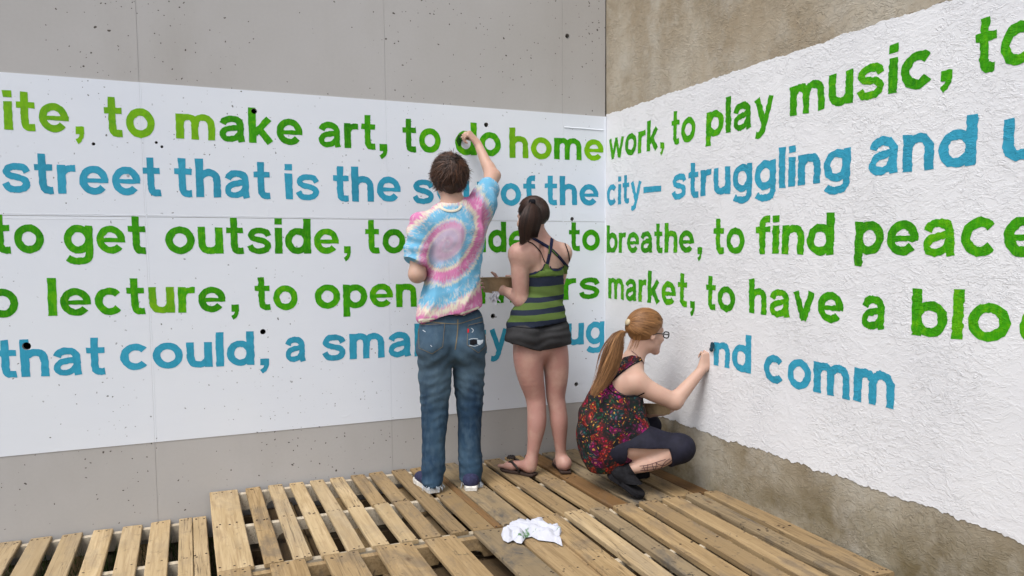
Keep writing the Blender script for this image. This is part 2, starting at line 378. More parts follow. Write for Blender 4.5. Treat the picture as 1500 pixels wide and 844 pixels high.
G_ = {
 'i': (.28, [('P', [(.14, 0), (.14, 1)], w_), ('P', [(.14, 1.13), (.14, 1.37)], w_)]),
 'l': (.28, [('P', [(.14, 0), (.14, 1.38)], w_)]),
 't': (.62, [('C', [(.27, 1.36), (.27, .6), (.275, .3), (.33, .14), (.46, .105), (.60, .11)], .25), ('P', [(0, .89), (.60, .89)], .215)]),
 'o': (1.0, [ring(.5, .37)]),
 'e': (.98, [('P', arc(.49, .5, .365, .385, -38, -359, 28), .25), ('P', [(.2, .485), (.975, .485)], .16)]),
 'c': (.94, [('P', arc(.49, .5, .36, .385, 40, 320, 24), .26)]),
 'a': (.96, [('C', [(.14, .68), (.22, .82), (.42, .895), (.64, .86), (.76, .72), (.77, .5), (.77, .2), (.81, 0)], .25),
             ('C', [(.80, .585), (.52, .54), (.24, .46), (.135, .29), (.20, .14), (.38, .095), (.60, .16), (.76, .34)], .22)]),
 'm': (1.38, [('P', [(.14, 0), (.14, 1)], w_), ('C', [(.14, .55), (.17, .72), (.28, .85), (.42, .885), (.56, .84), (.64, .70), (.65, .5), (.65, 0)], .25),
              ('C', [(.65, .5), (.69, .72), (.80, .85), (.94, .885), (1.10, .84), (1.21, .70), (1.23, .5), (1.23, 0)], .25)]),
 'n': (.89, [('P', [(.14, 0), (.14, 1)], w_), ('C', arch, .26)]),
 'h': (.89, [('P', [(.14, 0), (.14, 1.38)], w_), ('C', arch, .26)]),
 'r': (.60, [('P', [(.14, 0), (.14, 1)], w_), ('C', [(.14, .45), (.17, .68), (.28, .83), (.42, .88), (.60, .885)], .235)]),
 'u': (.89, [('P', [(.75, 1), (.75, 0)], w_), ('C', [(.89-a, 1-b) for a, b in arch][::-1], .26)]),
 'k': (.92, [('P', [(.14, 0), (.14, 1.38)], w_), ('P', [(.22, .36), (.76, .97)], .25), ('P', [(.36, .60), (.79, .02)], .27)]),
 'd': (.97, [ring(.47, .35), ('P', [(.83, 0), (.83, 1.38)], w_)]),
 'b': (.97, [ring(.50, .35), ('P', [(.14, 0), (.14, 1.38)], w_)]),
 'p': (.97, [ring(.50, .35), ('P', [(.14, -.36), (.14, 1)], w_)]),
 'g': (.97, [ring(.47, .35), ('C', [(.83, 1), (.83, .5), (.83, .08), (.80, -.14), (.66, -.26), (.44, -.285), (.22, -.25), (.10, -.17)], .25)]),
 'w': (1.40, [('P', [(.13, .99), (.41, .0)], .23), ('P', [(.41, .02), (.70, .99)], .21), ('P', [(.70, .99), (.99, .02)], .21), ('P', [(.99, .0), (1.27, .99)], .23)]),
 'v': (.92, [('P', [(.13, .99), (.46, .0)], .25), ('P', [(.46, .0), (.79, .99)], .25)]),
 'y': (.94, [('P', [(.13, .99), (.48, .08)], .25), ('C', [(.81, .99), (.54, .20), (.44, -.06), (.36, -.22), (.24, -.29), (.08, -.27)], .235)]),
 's': (.90, [('C', [(.79, .69), (.70, .84), (.48, .895), (.25, .85), (.15, .71), (.24, .59), (.46, .525), (.67, .455), (.77, .31), (.67, .15), (.43, .10), (.20, .15), (.105, .32)], .225)]),
 'f': (.60, [('C', [(.60, 1.26), (.44, 1.26), (.32, 1.18), (.285, 1.02), (.285, .6), (.285, 0)], .26), ('P', [(0, .89), (.60, .89)], .215)]),
 ',': (.34, [('P', [(.0, .13), (.33, .13)], .28), ('C', [(.23, .10), (.22, -.06), (.15, -.18), (.03, -.26)], .17)]),
 '-': (1.0, [('P', [(0, .5), (1, .5)], 1.0)]),
}
def ribbon(path, w, closed, step):
    # resample
    pts = [Vector(p) for p in path]; out = [pts[0]]
    for i in range(1, len(pts)):
        d = (pts[i]-pts[i-1]).length; k = max(1, int(round(d/step)))
        for q in range(1, k+1): out.append(pts[i-1].lerp(pts[i], q/k))
    if closed: out = out[:-1]
    n = len(out); L, R = [], []
    for i in range(n):
        a = out[(i-1) % n] if closed or i else out[0]; b = out[(i+1) % n] if closed or i < n-1 else out[-1]
        d = (b-a).normalized(); nn = Vector((-d.y, d.x))*w/2
        L.append(out[i]+nn); R.append(out[i]-nn)
    return L, R
def glyph(ch, jit, step, seed):
    strokes = G_[ch][1]; loops, quads = [], []
    for si, (kind, path, w) in enumerate(strokes):
        closed = (Vector(path[0])-Vector(path[-1])).length < 1e-4
        p = cr(path) if kind == 'C' else path
        L, R = ribbon(p, w, closed, step)
        def J(v, s):
            k = 7.0; z = seed*3.7+s
            return Vector((v.x+jit*(noise.noise(Vector((v.x*k, v.y*k, z)))+.7*noise.noise(Vector((v.x*k*3, v.y*k*3, z+9)))),
                           v.y+jit*(noise.noise(Vector((v.x*k, v.y*k, z+31)))+.7*noise.noise(Vector((v.x*k*3, v.y*k*3, z+55))))))
        L = [J(v, si) for v in L]; R = [J(v, si+.5) for v in R]
        n = len(L)
        rng = range(n) if closed else range(n-1)
        for i in rng:
            j = (i+1) % n; quads.append([tuple(L[i]), tuple(L[j]), tuple(R[j]), tuple(R[i])])
        if closed: loops += [[tuple(v) for v in L], [tuple(v) for v in R]]
        else: loops.append([tuple(v) for v in L]+[tuple(v) for v in reversed(R)])
    bbs = [(min(p[0] for p in q), max(p[0] for p in q), min(p[1] for p in q), max(p[1] for p in q)) for q in quads]
    def keep(x, y):
        for q, bb in zip(quads, bbs):
            if bb[0] <= x <= bb[1] and bb[2] <= y <= bb[3] and inpoly(x, y, q): return True
        return False
    return tri2d(loops, keep)
GAPS = .115
def word(wall, text, mat, x0, b0, t0, x1, b1, t1, gap=None):
    """pixel measurements of one painted word (left/right edge, baseline and x-height there) put onto its wall"""
    f = onA if wall == 'A' else onB; ax = 0 if wall == 'A' else 1
    q = [f(x0, b0), f(x0, t0), f(x1, b1), f(x1, t1)]
    u0_, u1_ = (q[0][ax]+q[1][ax])/2, (q[2][ax]+q[3][ax])/2
    zb0, zt0, zb1, zt1 = q[0].z, q[1].z, q[2].z, q[3].z
    adv = [G_[c][0] for c in text]; gp = GAPS if gap is None else gap
    tot = sum(adv)+gp*(len(text)-1); x = 0
    sgn = 1 if u1_ > u0_ else -1
    for k, c in enumerate(text):
        seed = random.random()*50
        V, Fc = glyph(c, .020 if wall == 'A' else .036, .12 if wall == 'A' else .065, seed)
        tilt = random.uniform(-.015, .015); dy = random.uniform(-.012, .012)
        P = []
        for (gx, gy) in V:
            s = (x+gx+tilt*gy)/tot; gy2 = gy+dy
            zB = zb0+(zb1-zb0)*s; zT = zt0+(zt1-zt0)*s
            P.append((u0_+(u1_-u0_)*s, zB+(zT-zB)*gy2))
        if wall == 'A':
            hs_ = [h for h in HOLES if min(p[0] for p in P)-.05 < h[0] < max(p[0] for p in P)+.05 and min(p[1] for p in P)-.05 < h[1] < max(p[1] for p in P)+.05]
            if hs_:   # letter painted around a tie hole
                F2 = []
                for t in Fc: F2.append(t)
                edges = set()
                cen = []
                loops = []
                bd = {}
                for t in F2:
                    for a in range(len(t)):
                        e = (t[a], t[(a+1) % len(t)]); bd[tuple(sorted(e))] = bd.get(tuple(sorted(e)), 0)+1
                vs = [Vector(p) for p in P]; es = [e for e, n in bd.items() if n == 1]
                tris = [[P[i] for i in t] for t in F2]
                for h in hs_:
                    n0 = len(vs); cc = circle(h[0], h[1], h[2]*1.0, 16); vs += [Vector(p) for p in cc]; es += [(n0+i, n0+(i+1) % 16) for i in range(16)]
                v, e, ff, *_ = delaunay_2d_cdt(vs, es, [], 0, 1e-7)
                P = [(p[0], p[1]) for p in v]; Fc = []
                for t in ff:
                    cx = sum(v[i][0] for i in t)/3; cy = sum(v[i][1] for i in t)/3
                    if any((cx-h[0])**2+(cy-h[1])**2 < (h[2]*.97)**2 for h in hs_): continue
                    if any(inpoly(cx, cy, T) for T in tris): Fc.append(list(t))
            V3 = [(p[0], -.0034, p[1]) for p in P]
        else:
            V3 = [(-.0037-relief(p[0], p[1])-.006, p[0], p[1]) for p in P]
        F3 = []
        for t in Fc:
            a, b, cc_ = (Vector(V3[i]) for i in t[:3]); nn = (b-a).cross(cc_-a)
            ok = nn.y < 0 if wall == 'A' else nn.x < 0
            F3.append(t if ok else t[::-1])
        mt = mat[k] if isinstance(mat, list) else mat
        name = 'painted_comma' if c == ',' else 'painted_dash' if c == '-' else 'painted_letter'
        col = 'blue' if mt.startswith('b') else 'light green' if mt.startswith('gL') else 'green'
        mesh(name, V3, F3, mat=M[mt], parent=(wallA if wall == 'A' else wallB), label=None if c in ',-' else '%s painted letter %s' % (col, c))
        x += G_[c][0]+gp
gA, gL, bA, gB, bB = 'gA', 'gLA', 'bA', 'gB', 'bB'
WORDS = [
 ('A', 'ite', gL, 5.6, 190, 148, 100.7, 194.5, 153), ('A', ',', gL, 110, 196, 154, 123, 196.4, 154.6), ('A', 'to', gL, 153, 199.5, 157, 226.7, 202.5, 160.5),
 ('A', 'make', [gL, gA, gA, gA], 257.3, 202.5, 166, 442.8, 213.5, 175.5), ('A', 'art', gA, 466, 214.5, 178.5, 550, 219, 182.5), ('A', ',', gA, 555.6, 220.8, 184, 567.4, 221, 184.5),
 ('A', 'to', gA, 589.5, 222.5, 186.5, 645, 224, 189), ('A', 'do', gA, 666.5, 227, 192, 733.4, 229.5, 195.5), ('A', 'home', [gL, gL, gA, gL], 745.9, 231.5, 199.5, 883.4, 236, 205),
 ('A', 'street', bA, 3, 281.5, 238.5, 236, 287, 246), ('A', 'that', bA, 255.6, 288, 246.5, 396, 291, 252), ('A', 'is', bA, 417.8, 292.5, 254.7, 468, 292.8, 255.8),
 ('A', 'the', bA, 487.8, 294.5, 257, 586.7, 296, 259.8), ('A', 'soul', bA, 604.2, 298, 262.5, 721, 300.5, 267), ('A', 'of', bA, 733.2, 301, 268.5, 784, 302, 270), ('A', 'the', bA, 798, 300.5, 269, 876.2, 301.2, 271),
 ('A', 'to', gA, -12, 371.5, 330, 64.5, 370.5, 329.5), ('A', 'get', gA, 93.7, 370.5, 329.5, 214, 371.5, 331.5), ('A', 'outside', gA, 242, 371.6, 331.7, 496, 371.2, 335), ('A', ',', gA, 503.5, 371, 334, 513.6, 371, 334),
 ('A', 'to', gA, 534.7, 371, 335.5, 593.3, 370.6, 335.7), ('A', 'wander', gA, 611, 370.5, 335.5, 790, 369.2, 338), ('A', 'to', gA, 833, 367.4, 337, 878.4, 367.2, 337),
 ('A', 'o', gA, -19, 464.8, 423, 26.8, 464.5, 423), ('A', 'lecture', [gA, gA, gA, gA, gL, gA, gA], 70, 463, 422.5, 330, 456.4, 420), ('A', ',', gA, 338.4, 456.6, 419, 349.7, 456.3, 419),
 ('A', 'to', gA, 373.7, 453.8, 419, 436, 453.8, 418), ('A', 'open', gA, 460.8, 452, 417, 610.3, 449, 415.5), ('A', 'farmers', gA, 628, 448.5, 414, 878.4, 437.3, 406.7),
 ('A', 'that', bA, -5, 553, 513, 154, 547.8, 508), ('A', 'could', bA, 176, 542.8, 504.5, 372.4, 534.5, 499), ('A', ',', bA, 380.6, 535, 499, 394, 534.5, 499),
 ('A', 'a', bA, 417.4, 529.8, 494, 448.4, 529, 493.5), ('A', 'small', bA, 471.6, 528.8, 490.5, 631, 520.5, 486), ('A', 'city', bA, 650, 519.5, 485, 744, 515, 481.5), ('A', 'ug', bA, 829, 506, 474.5, 885.3, 503, 470.5),
 ('B', 'work', gB, 893, 234.5, 204.5, 966, 218.6, 185.5), ('B', ',', gB, 969, 217.5, 185, 975, 216.5, 184), ('B', 'to', gB, 985, 213.5, 177.5, 1021.2, 206, 170), ('B', 'play', gB, 1036.9, 201.5, 166, 1136.7, 181, 137.5),
 ('B', 'music', gB, 1160.3, 171.5, 128, 1371.7, 123.5, 67.8), ('B', ',', gB, 1381.7, 119, 66, 1399.4, 115, 62), ('B', 'to', gB, 1430.7, 110, 52, 1524, 88, 24),
 ('B', 'city', bB, 891.2, 302, 272, 942, 295, 265), ('B', '-', bB, 945, 283, 274, 971, 280.5, 272), ('B', 'struggling', bB, 986.8, 293, 256.5, 1248.4, 263, 216), ('B', 'and', bB, 1275, 258.5, 204, 1433.2, 242, 188.5), ('B', 'u', bB, 1471.2, 236.5, 176, 1529, 231, 168),
 ('B', 'breathe', gB, 890.8, 370.5, 341.5, 1018.6, 370, 337), ('B', ',', gB, 1024, 371.3, 337, 1030.6, 371.4, 336.6), ('B', 'to', gB, 1047.3, 371.5, 334.2, 1093.2, 371.5, 333.7), ('B', 'find', gB, 1109.8, 371.5, 332, 1224, 373.6, 327.7),
 ('B', 'peace', gB, 1254.5, 373, 325.5, 1537, 376, 315),
 ('B', 'market', gB, 893, 437, 407, 1008.5, 449.5, 413.5), ('B', ',', gB, 1013, 451, 414, 1020, 451.5, 414.5), ('B', 'to', gB, 1035.6, 452.5, 416.5, 1078.8, 457.5, 420.5), ('B', 'have', gB, 1099.4, 458.5, 422, 1237.7, 475.5, 429.5),
 ('B', 'a', gB, 1264.3, 480.5, 433, 1300.3, 484.5, 435), ('B', 'blo', gB, 1338.6, 490, 440.5, 1484, 502.3, 446.2), ('B', 'ck', gB, 1497.7, 505, 447, 1612, 520, 452),
 ('B', 'nd', bB, 1047.6, 534.5, 501, 1102, 548.5, 507), ('B', 'comm', bB, 1120.7, 557.5, 518, 1314, 601, 547.5),
]
for wd in WORDS: word(*wd)
def wet(f, cx, cy, rx, ry, mat, parent, ax, off):
    c = [f(cx+rx*math.cos(a)*random.uniform(.8, 1.15), cy+ry*math.sin(a)*random.uniform(.8, 1.15)) for a in [2*PI*i/14 for i in range(14)]]
    V = [(p.x, off, p.z) if ax == 1 else (off, p.y, p.z) for p in c]; F = [tuple(range(14))]
    a, b, d = (Vector(V[i]) for i in (0, 1, 2)); nn = (b-a).cross(d-a); nv = nn.y if ax == 1 else nn.x
    mesh('wet_paint', V, F if nv < 0 else [F[0][::-1]], mat=mat, parent=parent)
M['wet_green'] = flat('wet_green_paint', (.008, .070, .004), .25, .5); M['wet_blue'] = flat('wet_dark_blue_paint', (.010, .055, .085), .25, .5)
wet(onA, 672.5, 206, 4.2, 8, M['wet_green'], wallA, 1, -.0060); wet(onA, 676, 199, 4.0, 3.5, M['wet_green'], wallA, 1, -.0066); wet(onB, 1049, 506, 3.2, 6.5, M['wet_blue'], wallB, 0, -.0245)

# ------------------------------------------------------------ ground
mb = MB(); mb.add([(-300, -300, ground_z), (300, -300, ground_z), (300, 300, ground_z), (-300, 300, ground_z)], [(0, 1, 2, 3)])
mb.build('ground', M['dirt'], kind='structure')
gm = flat('grass_blades', (.045, .085, .018), .7, .2, .5, 3, False)
V, Fc = [], []
for i in range(5200):
    x = random.uniform(-3.9, -2.3); y = random.uniform(-1.25, -.05); a = random.uniform(0, 2*PI); h = random.uniform(.03, .10); w = random.uniform(.0015, .003); ln = random.uniform(0, .05)
    b = random.uniform(0, 2*PI); n = len(V)
    V += [(x-w*math.cos(a), y-w*math.sin(a), ground_z), (x+w*math.cos(a), y+w*math.sin(a), ground_z), (x+ln*math.cos(b), y+ln*math.sin(b), ground_z+h)]; Fc.append((n, n+1, n+2))
mesh('grass', V, Fc, mat=gm, kind='stuff', label='green grass growing on the dirt under the low pallet', cat='grass')
# ------------------------------------------------------------ pallets
def wood(name, c0, c1, dark, grey, greyamt):
    m = N(name, .75, .25)
    oi = m.n('ShaderNodeObjectInfo').outputs['Random']
    v = m.geo((9, .75, 9), obj=True, rnd=True)
    g1 = m.noise(v, 2.2, 5, .62, 1.3); g2 = m.noise(m.geo((40, 1.6, 40), obj=True, rnd=True), 2.5, 3, .6, .5)
    c = m.mix(m.ramp(g1, [(.34, 0.), (.66, 1.)]), c0, c1)
    c = m.mix(m.math('MULTIPLY', m.ramp(g2, [(.48, 0.), (.62, 1.)]), .38), c, dark)
    # broad warm/pale shift per plank
    c = m.mix(m.math('MULTIPLY', oi, .7), c, m.mix(oi, c1, tuple(x*.72 for x in c0)))
    st = m.noise(m.geo((3.2, 1.5, 3), obj=True, rnd=True), 2.0, 5, .68, .4)
    c = m.mix(m.math('MULTIPLY', m.ramp(st, [(.50, 0.), (.66, 1.)]), greyamt), c, grey)
    st2 = m.noise(m.geo((7, 5, 5), obj=True, rnd=True), 3.4, 5, .7, .8)
    c = m.mix(m.math('MULTIPLY', m.ramp(st2, [(.60, 0.), (.68, 1.)]), min(1, greyamt*1.1)), c, tuple(x*.35 for x in grey))
    # knots
    kv = m.n('ShaderNodeTexVoronoi'); kv.inputs['Scale'].default_value = 1.0; m.l(m.geo((10, 3.4, 1), obj=True, rnd=True), kv.inputs['Vector'])
    sp = m.n('ShaderNodeSeparateColor'); m.l(kv.outputs['Color'], sp.inputs[0])
    kn = m.math('MULTIPLY', m.ramp(kv.outputs['Distance'], [(.05, 1.), (.13, 0.)]), m.math('GREATER_THAN', sp.outputs[0], .86))
    c = m.mix(m.math('MULTIPLY', kn, .8), c, (.09, .05, .025))
    ck = m.noise(m.geo((26, .55, 8), obj=True, rnd=True), 1.3, 3, .6, .3); c = m.mix(m.math('MULTIPLY', m.ramp(ck, [(.485, 0.), (.498, 1.), (.511, 0.)]), m.math('MULTIPLY', m.math('GREATER_THAN', m.math('FRACT', m.math('MULTIPLY', oi, 7.3)), .45), .75)), c, (.05, .03, .015))
    vr = m.math('FRACT', m.math('MULTIPLY', oi, 13.7)); c = m.mix(m.math('MULTIPLY', vr, .38), c, m.mix(.5, c, grey))
    m.color(c); m.bump(m.math('ADD', m.math('MULTIPLY', g2, .6), m.math('MULTIPLY', g1, .4)), .55, .003)
    return m.m
M['wp'] = wood('pale_pallet_wood', (.405, .290, .150), (.545, .415, .245), (.22, .13, .055), (.20, .165, .125), .35)
M['wt'] = wood('tan_pallet_wood', (.29, .195, .092), (.425, .300, .155), (.14, .08, .032), (.13, .105, .08), .6)
M['wb'] = wood('brown_pallet_wood', (.175, .092, .033), (.255, .145, .060), (.085, .042, .016), (.10, .08, .06), .45)
M['wg'] = wood('weathered_pallet_wood', (.235, .175, .100), (.330, .245, .140), (.12, .08, .045), (.09, .082, .072), .95)
M['ws'] = wood('fresh_stringer_wood', (.50, .42, .30), (.62, .55, .43), (.34, .26, .16), (.34, .3, .25), .2)
M['wd'] = wood('shade_darkened_pallet_wood', (.085, .055, .028), (.14, .095, .050), (.05, .03, .015), (.05, .04, .03), .7)  # lower-layer wood darkened: shade under the upper planks is put into its colour
M['nail'] = flat('rusty_nail_heads', (.035, .022, .018), .7, .3)
def plank_mesh(x0, x1, y0, y1, z0, z1, warp=.003):
    """a sawn board along y with eased edges, slightly crooked"""
    V, Fc = [], []; n = 4; ch = .0035; wx = random.uniform(-warp, warp); wz = random.uniform(-warp*.5, warp*.5)
    e0 = [random.uniform(-.006, .006) for _ in range(2)]; e1 = [random.uniform(-.006, .006) for _ in range(2)]
    cx, cy, cz = (x0+x1)/2, (y0+y1)/2, (z0+z1)/2
    sec = [(x0, z0), (x1, z0), (x1, z1-ch), (x1-ch, z1), (x0+ch, z1), (x0, z1-ch)]
    tw = random.uniform(-.0015, .0015)
    for i in range(n):
        t = i/(n-1)
        for (x, z) in sec:
            k = (x-x0)/(x1-x0); y = (y0+(e0[0]*(1-k)+e0[1]*k))*(1-t)+(y1+(e1[0]*(1-k)+e1[1]*k))*t
            V.append((x+wx*math.sin(PI*t)-cx, y-cy, z+wz*math.sin(PI*t)+tw*(k-.5)*2*(t-.5)*2-cz+ (random.uniform(-.0006, .0006) if 0 < i < n-1 else 0)))
    m_ = 6
    for i in range(n-1):
        for j in range(m_): Fc.append((i*m_+j, (i+1)*m_+j, (i+1)*m_+(j+1) % m_, i*m_+(j+1) % m_))
    Fc.append(tuple(range(m_))); Fc.append(tuple((n-1)*m_+j for j in reversed(range(m_))))
    me = bpy.data.meshes.new('plank'); me.from_pydata(V, [], Fc); me.update(); return me, (cx, cy, cz)
def stringer_mesh(L, h=.089, w=.036):
    prof = [(0, 0)]
    for c in (L*.28, L*.72):
        hw = .11
        prof += [(c-hw, 0), (c-hw+.012, .024), (c-hw+.035, .036), (c+hw-.035, .036), (c+hw-.012, .024), (c+hw, 0)]
    prof += [(L, 0), (L, h), (0, h)]
    n = len(prof); V = [(x-L/2, -w/2, z) for x, z in prof]+[(x-L/2, w/2, z) for x, z in prof]
    # triangulate side faces via strips to keep concave shape clean
    v2, f2 = tri2d([prof], lambda a, b: inpoly(a, b, prof))
    Vv = [(x-L/2, -w/2, z) for x, z in v2]+[(x-L/2, w/2, z) for x, z in v2]; k = len(v2); F = []
    for t in f2:
        a, b, c = (Vector(Vv[i]) for i in t); nn = (b-a).cross(c-a); t = t if nn.y < 0 else t[::-1]
        F.append(tuple(t)); F.append(tuple(i+k for i in reversed(t)))
    base = len(Vv); Vv += V
    F += [(base+i, base+n+i, base+n+(i+1) % n, base+(i+1) % n) for i in range(n)]
    me = bpy.data.meshes.new('stringer'); me.from_pydata(Vv, [], F); me.update(); return me
def pallet(label, cx, cy, rz, ztop, L, D, boards, smat, group, thick=.018, bottoms=True, ys=None, zj=.002):
    """boards: (x0, x1, material[, y0, y1]) in pallet coordinates, x along the stringers, y across"""
    p = empty('wooden_pallet', (cx, cy, ztop-.125), rz, label=label, cat='pallet', group=group)
    zt_ = .125; nails = MB()
    yss = ys or (D/2-.028, 0, -D/2+.022)
    for yy in yss:
        me = stringer_mesh(L); o = link('stringer', me, p, M[smat]); o.location = (0, yy, zt_-thick-.0885)
        me.materials[0] = M[smat]
    for b in boards:
        x0, x1, mt = b[:3]; y0, y1 = (b[3], b[4]) if len(b) > 3 else (-D/2, D/2)
        dz = random.uniform(-zj, zj)
        me, c = plank_mesh(x0, x1, y0, y1, zt_-thick+.0005+dz, zt_+dz); o = link('plank', me, p, M[mt]); o.location = c
        for yy in yss:
            if not (y0-.01 < yy < y1+.01): continue
            k = 2 if x1-x0 < .11 else 3
            for q in range(k):
                for rep in range(1 if random.random() < .6 else 2):
                    nx = x0+(x1-x0)*(q+.5)/k+random.uniform(-.014, .014); ny = yy+random.uniform(-.016, .016)
                    nails.box((nx-.0042, ny-.0034, zt_+dz-.004), (nx+.0042, ny+.0034, zt_+dz+.0012))
    if nails.v: nails.build('nail_heads', M['nail'], p, kind='stuff')
    if bottoms:
        for k in range(5):
            x = -L/2+.055+(L-.11)*k/4
            me, c = plank_mesh(x-.045, x+.045, -D/2, D/2, .0005, .0175); o = link('bottom_plank', me, p, M['wt']); o.location = c
    return p
def pal(label, x0, x1, y0, y1, rz, ztop, boards, smat, group, **k):
    cx, cy = (x0+x1)/2, (y0+y1)/2
    return pallet(label, cx, cy, rz, ztop, x1-x0, y1-y0, [(b[0]-cx, b[1]-cx, b[2])+((b[3]-cy, b[4]-cy) if len(b) > 3 else ()) for b in boards], smat, group, **k)
GU = 'upper wooden pallets of the platform'; GD_ = 'lower pallets carrying the platform'
pal('low pale pallet at the left end of the platform, grass showing between its planks', -3.62, -2.475, -1.15, -.012, 0, -.125,
    [(-3.60, -3.465, 'wp'), (-3.422, -3.325, 'wp'), (-3.287, -3.192, 'wp'), (-3.15, -3.058, 'wp'), (-3.012, -2.921, 'wp'), (-2.878, -2.786, 'wp'), (-2.746, -2.652, 'wp'), (-2.612, -2.548, 'wp'), (-2.5445, -2.478, 'wp')], 'ws', GU)
pal('raised pallet with narrow evenly gapped planks against the grey wall, under the man', -2.455, -1.060, -1.125, -.018, 0, 0,
    [(-2.457, -2.315, 'wp'), (-2.275, -2.198, 'wt'), (-2.158, -2.082, 'wp'), (-2.043, -1.968, 'wp'), (-1.932, -1.856, 'wp'), (-1.821, -1.744, 'wp', -.575, -.018), (-1.825, -1.748, 'wp', -1.125, -.577), (-1.702, -1.624, 'wt', -.57, -.018), (-1.695, -1.618, 'wp', -1.125, -.572),
     (-1.596, -1.514, 'wt', -.575, -.018), (-1.592, -1.508, 'wt', -1.125, -.577), (-1.462, -1.380, 'wt'), (-1.350, -1.252, 'wt'), (-1.2505, -1.214, 'wb'), (-1.210, -1.066, 'wg')], 'ws', GU)
pal('pallet with wide widely gapped planks at the bottom edge of the photo, below the rag', -2.46, -1.042, -2.24, -1.137, 0, 0,
    [(-2.458, -2.33, 'wt'), (-2.256, -2.115, 'wt'), (-2.036, -1.892, 'wt'), (-1.815, -1.652, 'wt'), (-1.594, -1.452, 'wt'), (-1.362, -1.216, 'wg'), (-1.205, -1.045, 'wt')], 'wt', GU)
pal('brownish pallet in the corner under the two women, against the grey wall', -1.035, -.004, -1.12, -.030, 0, 0,
    [(-1.035, -.918, 'wt'), (-.884, -.778, 'wt'), (-.744, -.636, 'wt'), (-.607, -.507, 'wb'), (-.485, -.402, 'wg'), (-.380, -.245, 'wg'), (-.225, -.112, 'wt'), (-.100, -.008, 'wb')], 'ws', GU)
a5 = math.radians(-2.6)
pal('pallet of long close-set planks beside the stucco wall, at the right of the rag', -1.075, -.047, -2.24, -1.135, a5, .018,
    [(-1.062, -.950, 'wt'), (-.912, -.820, 'wp'), (-.775, -.696, 'wg'), (-.650, -.545, 'wt'), (-.503, -.402, 'wt'), (-.362, -.262, 'wt'), (-.222, -.140, 'wg'), (-.108, -.006, 'wt')], 'ws', GU, thick=.026)
pal('pallet corner peeping out at the bottom right, past the end of the long planks', -1.20, -.145, -3.36, -2.27, 0, -.02,
    [(-.30, -.15, 'wt'), (-.46, -.33, 'wt'), (-.63, -.51, 'wt'), (-.8, -.68, 'wt'), (-.96, -.85, 'wt'), (-1.13, -1.0, 'wt')], 'wt', GU)
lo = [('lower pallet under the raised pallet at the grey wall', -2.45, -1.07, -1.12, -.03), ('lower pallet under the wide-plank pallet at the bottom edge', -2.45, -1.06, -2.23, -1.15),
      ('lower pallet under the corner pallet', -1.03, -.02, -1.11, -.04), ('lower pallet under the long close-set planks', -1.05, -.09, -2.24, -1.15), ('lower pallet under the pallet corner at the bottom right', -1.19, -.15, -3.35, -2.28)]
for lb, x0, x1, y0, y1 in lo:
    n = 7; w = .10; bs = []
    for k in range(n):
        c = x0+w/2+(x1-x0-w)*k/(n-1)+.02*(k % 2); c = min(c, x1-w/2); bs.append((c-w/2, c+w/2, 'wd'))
    pal(lb, x0, x1, y0, y1, 0, -.1255 if 'bottom right' not in lb else -.146, bs, 'wd', GD_)
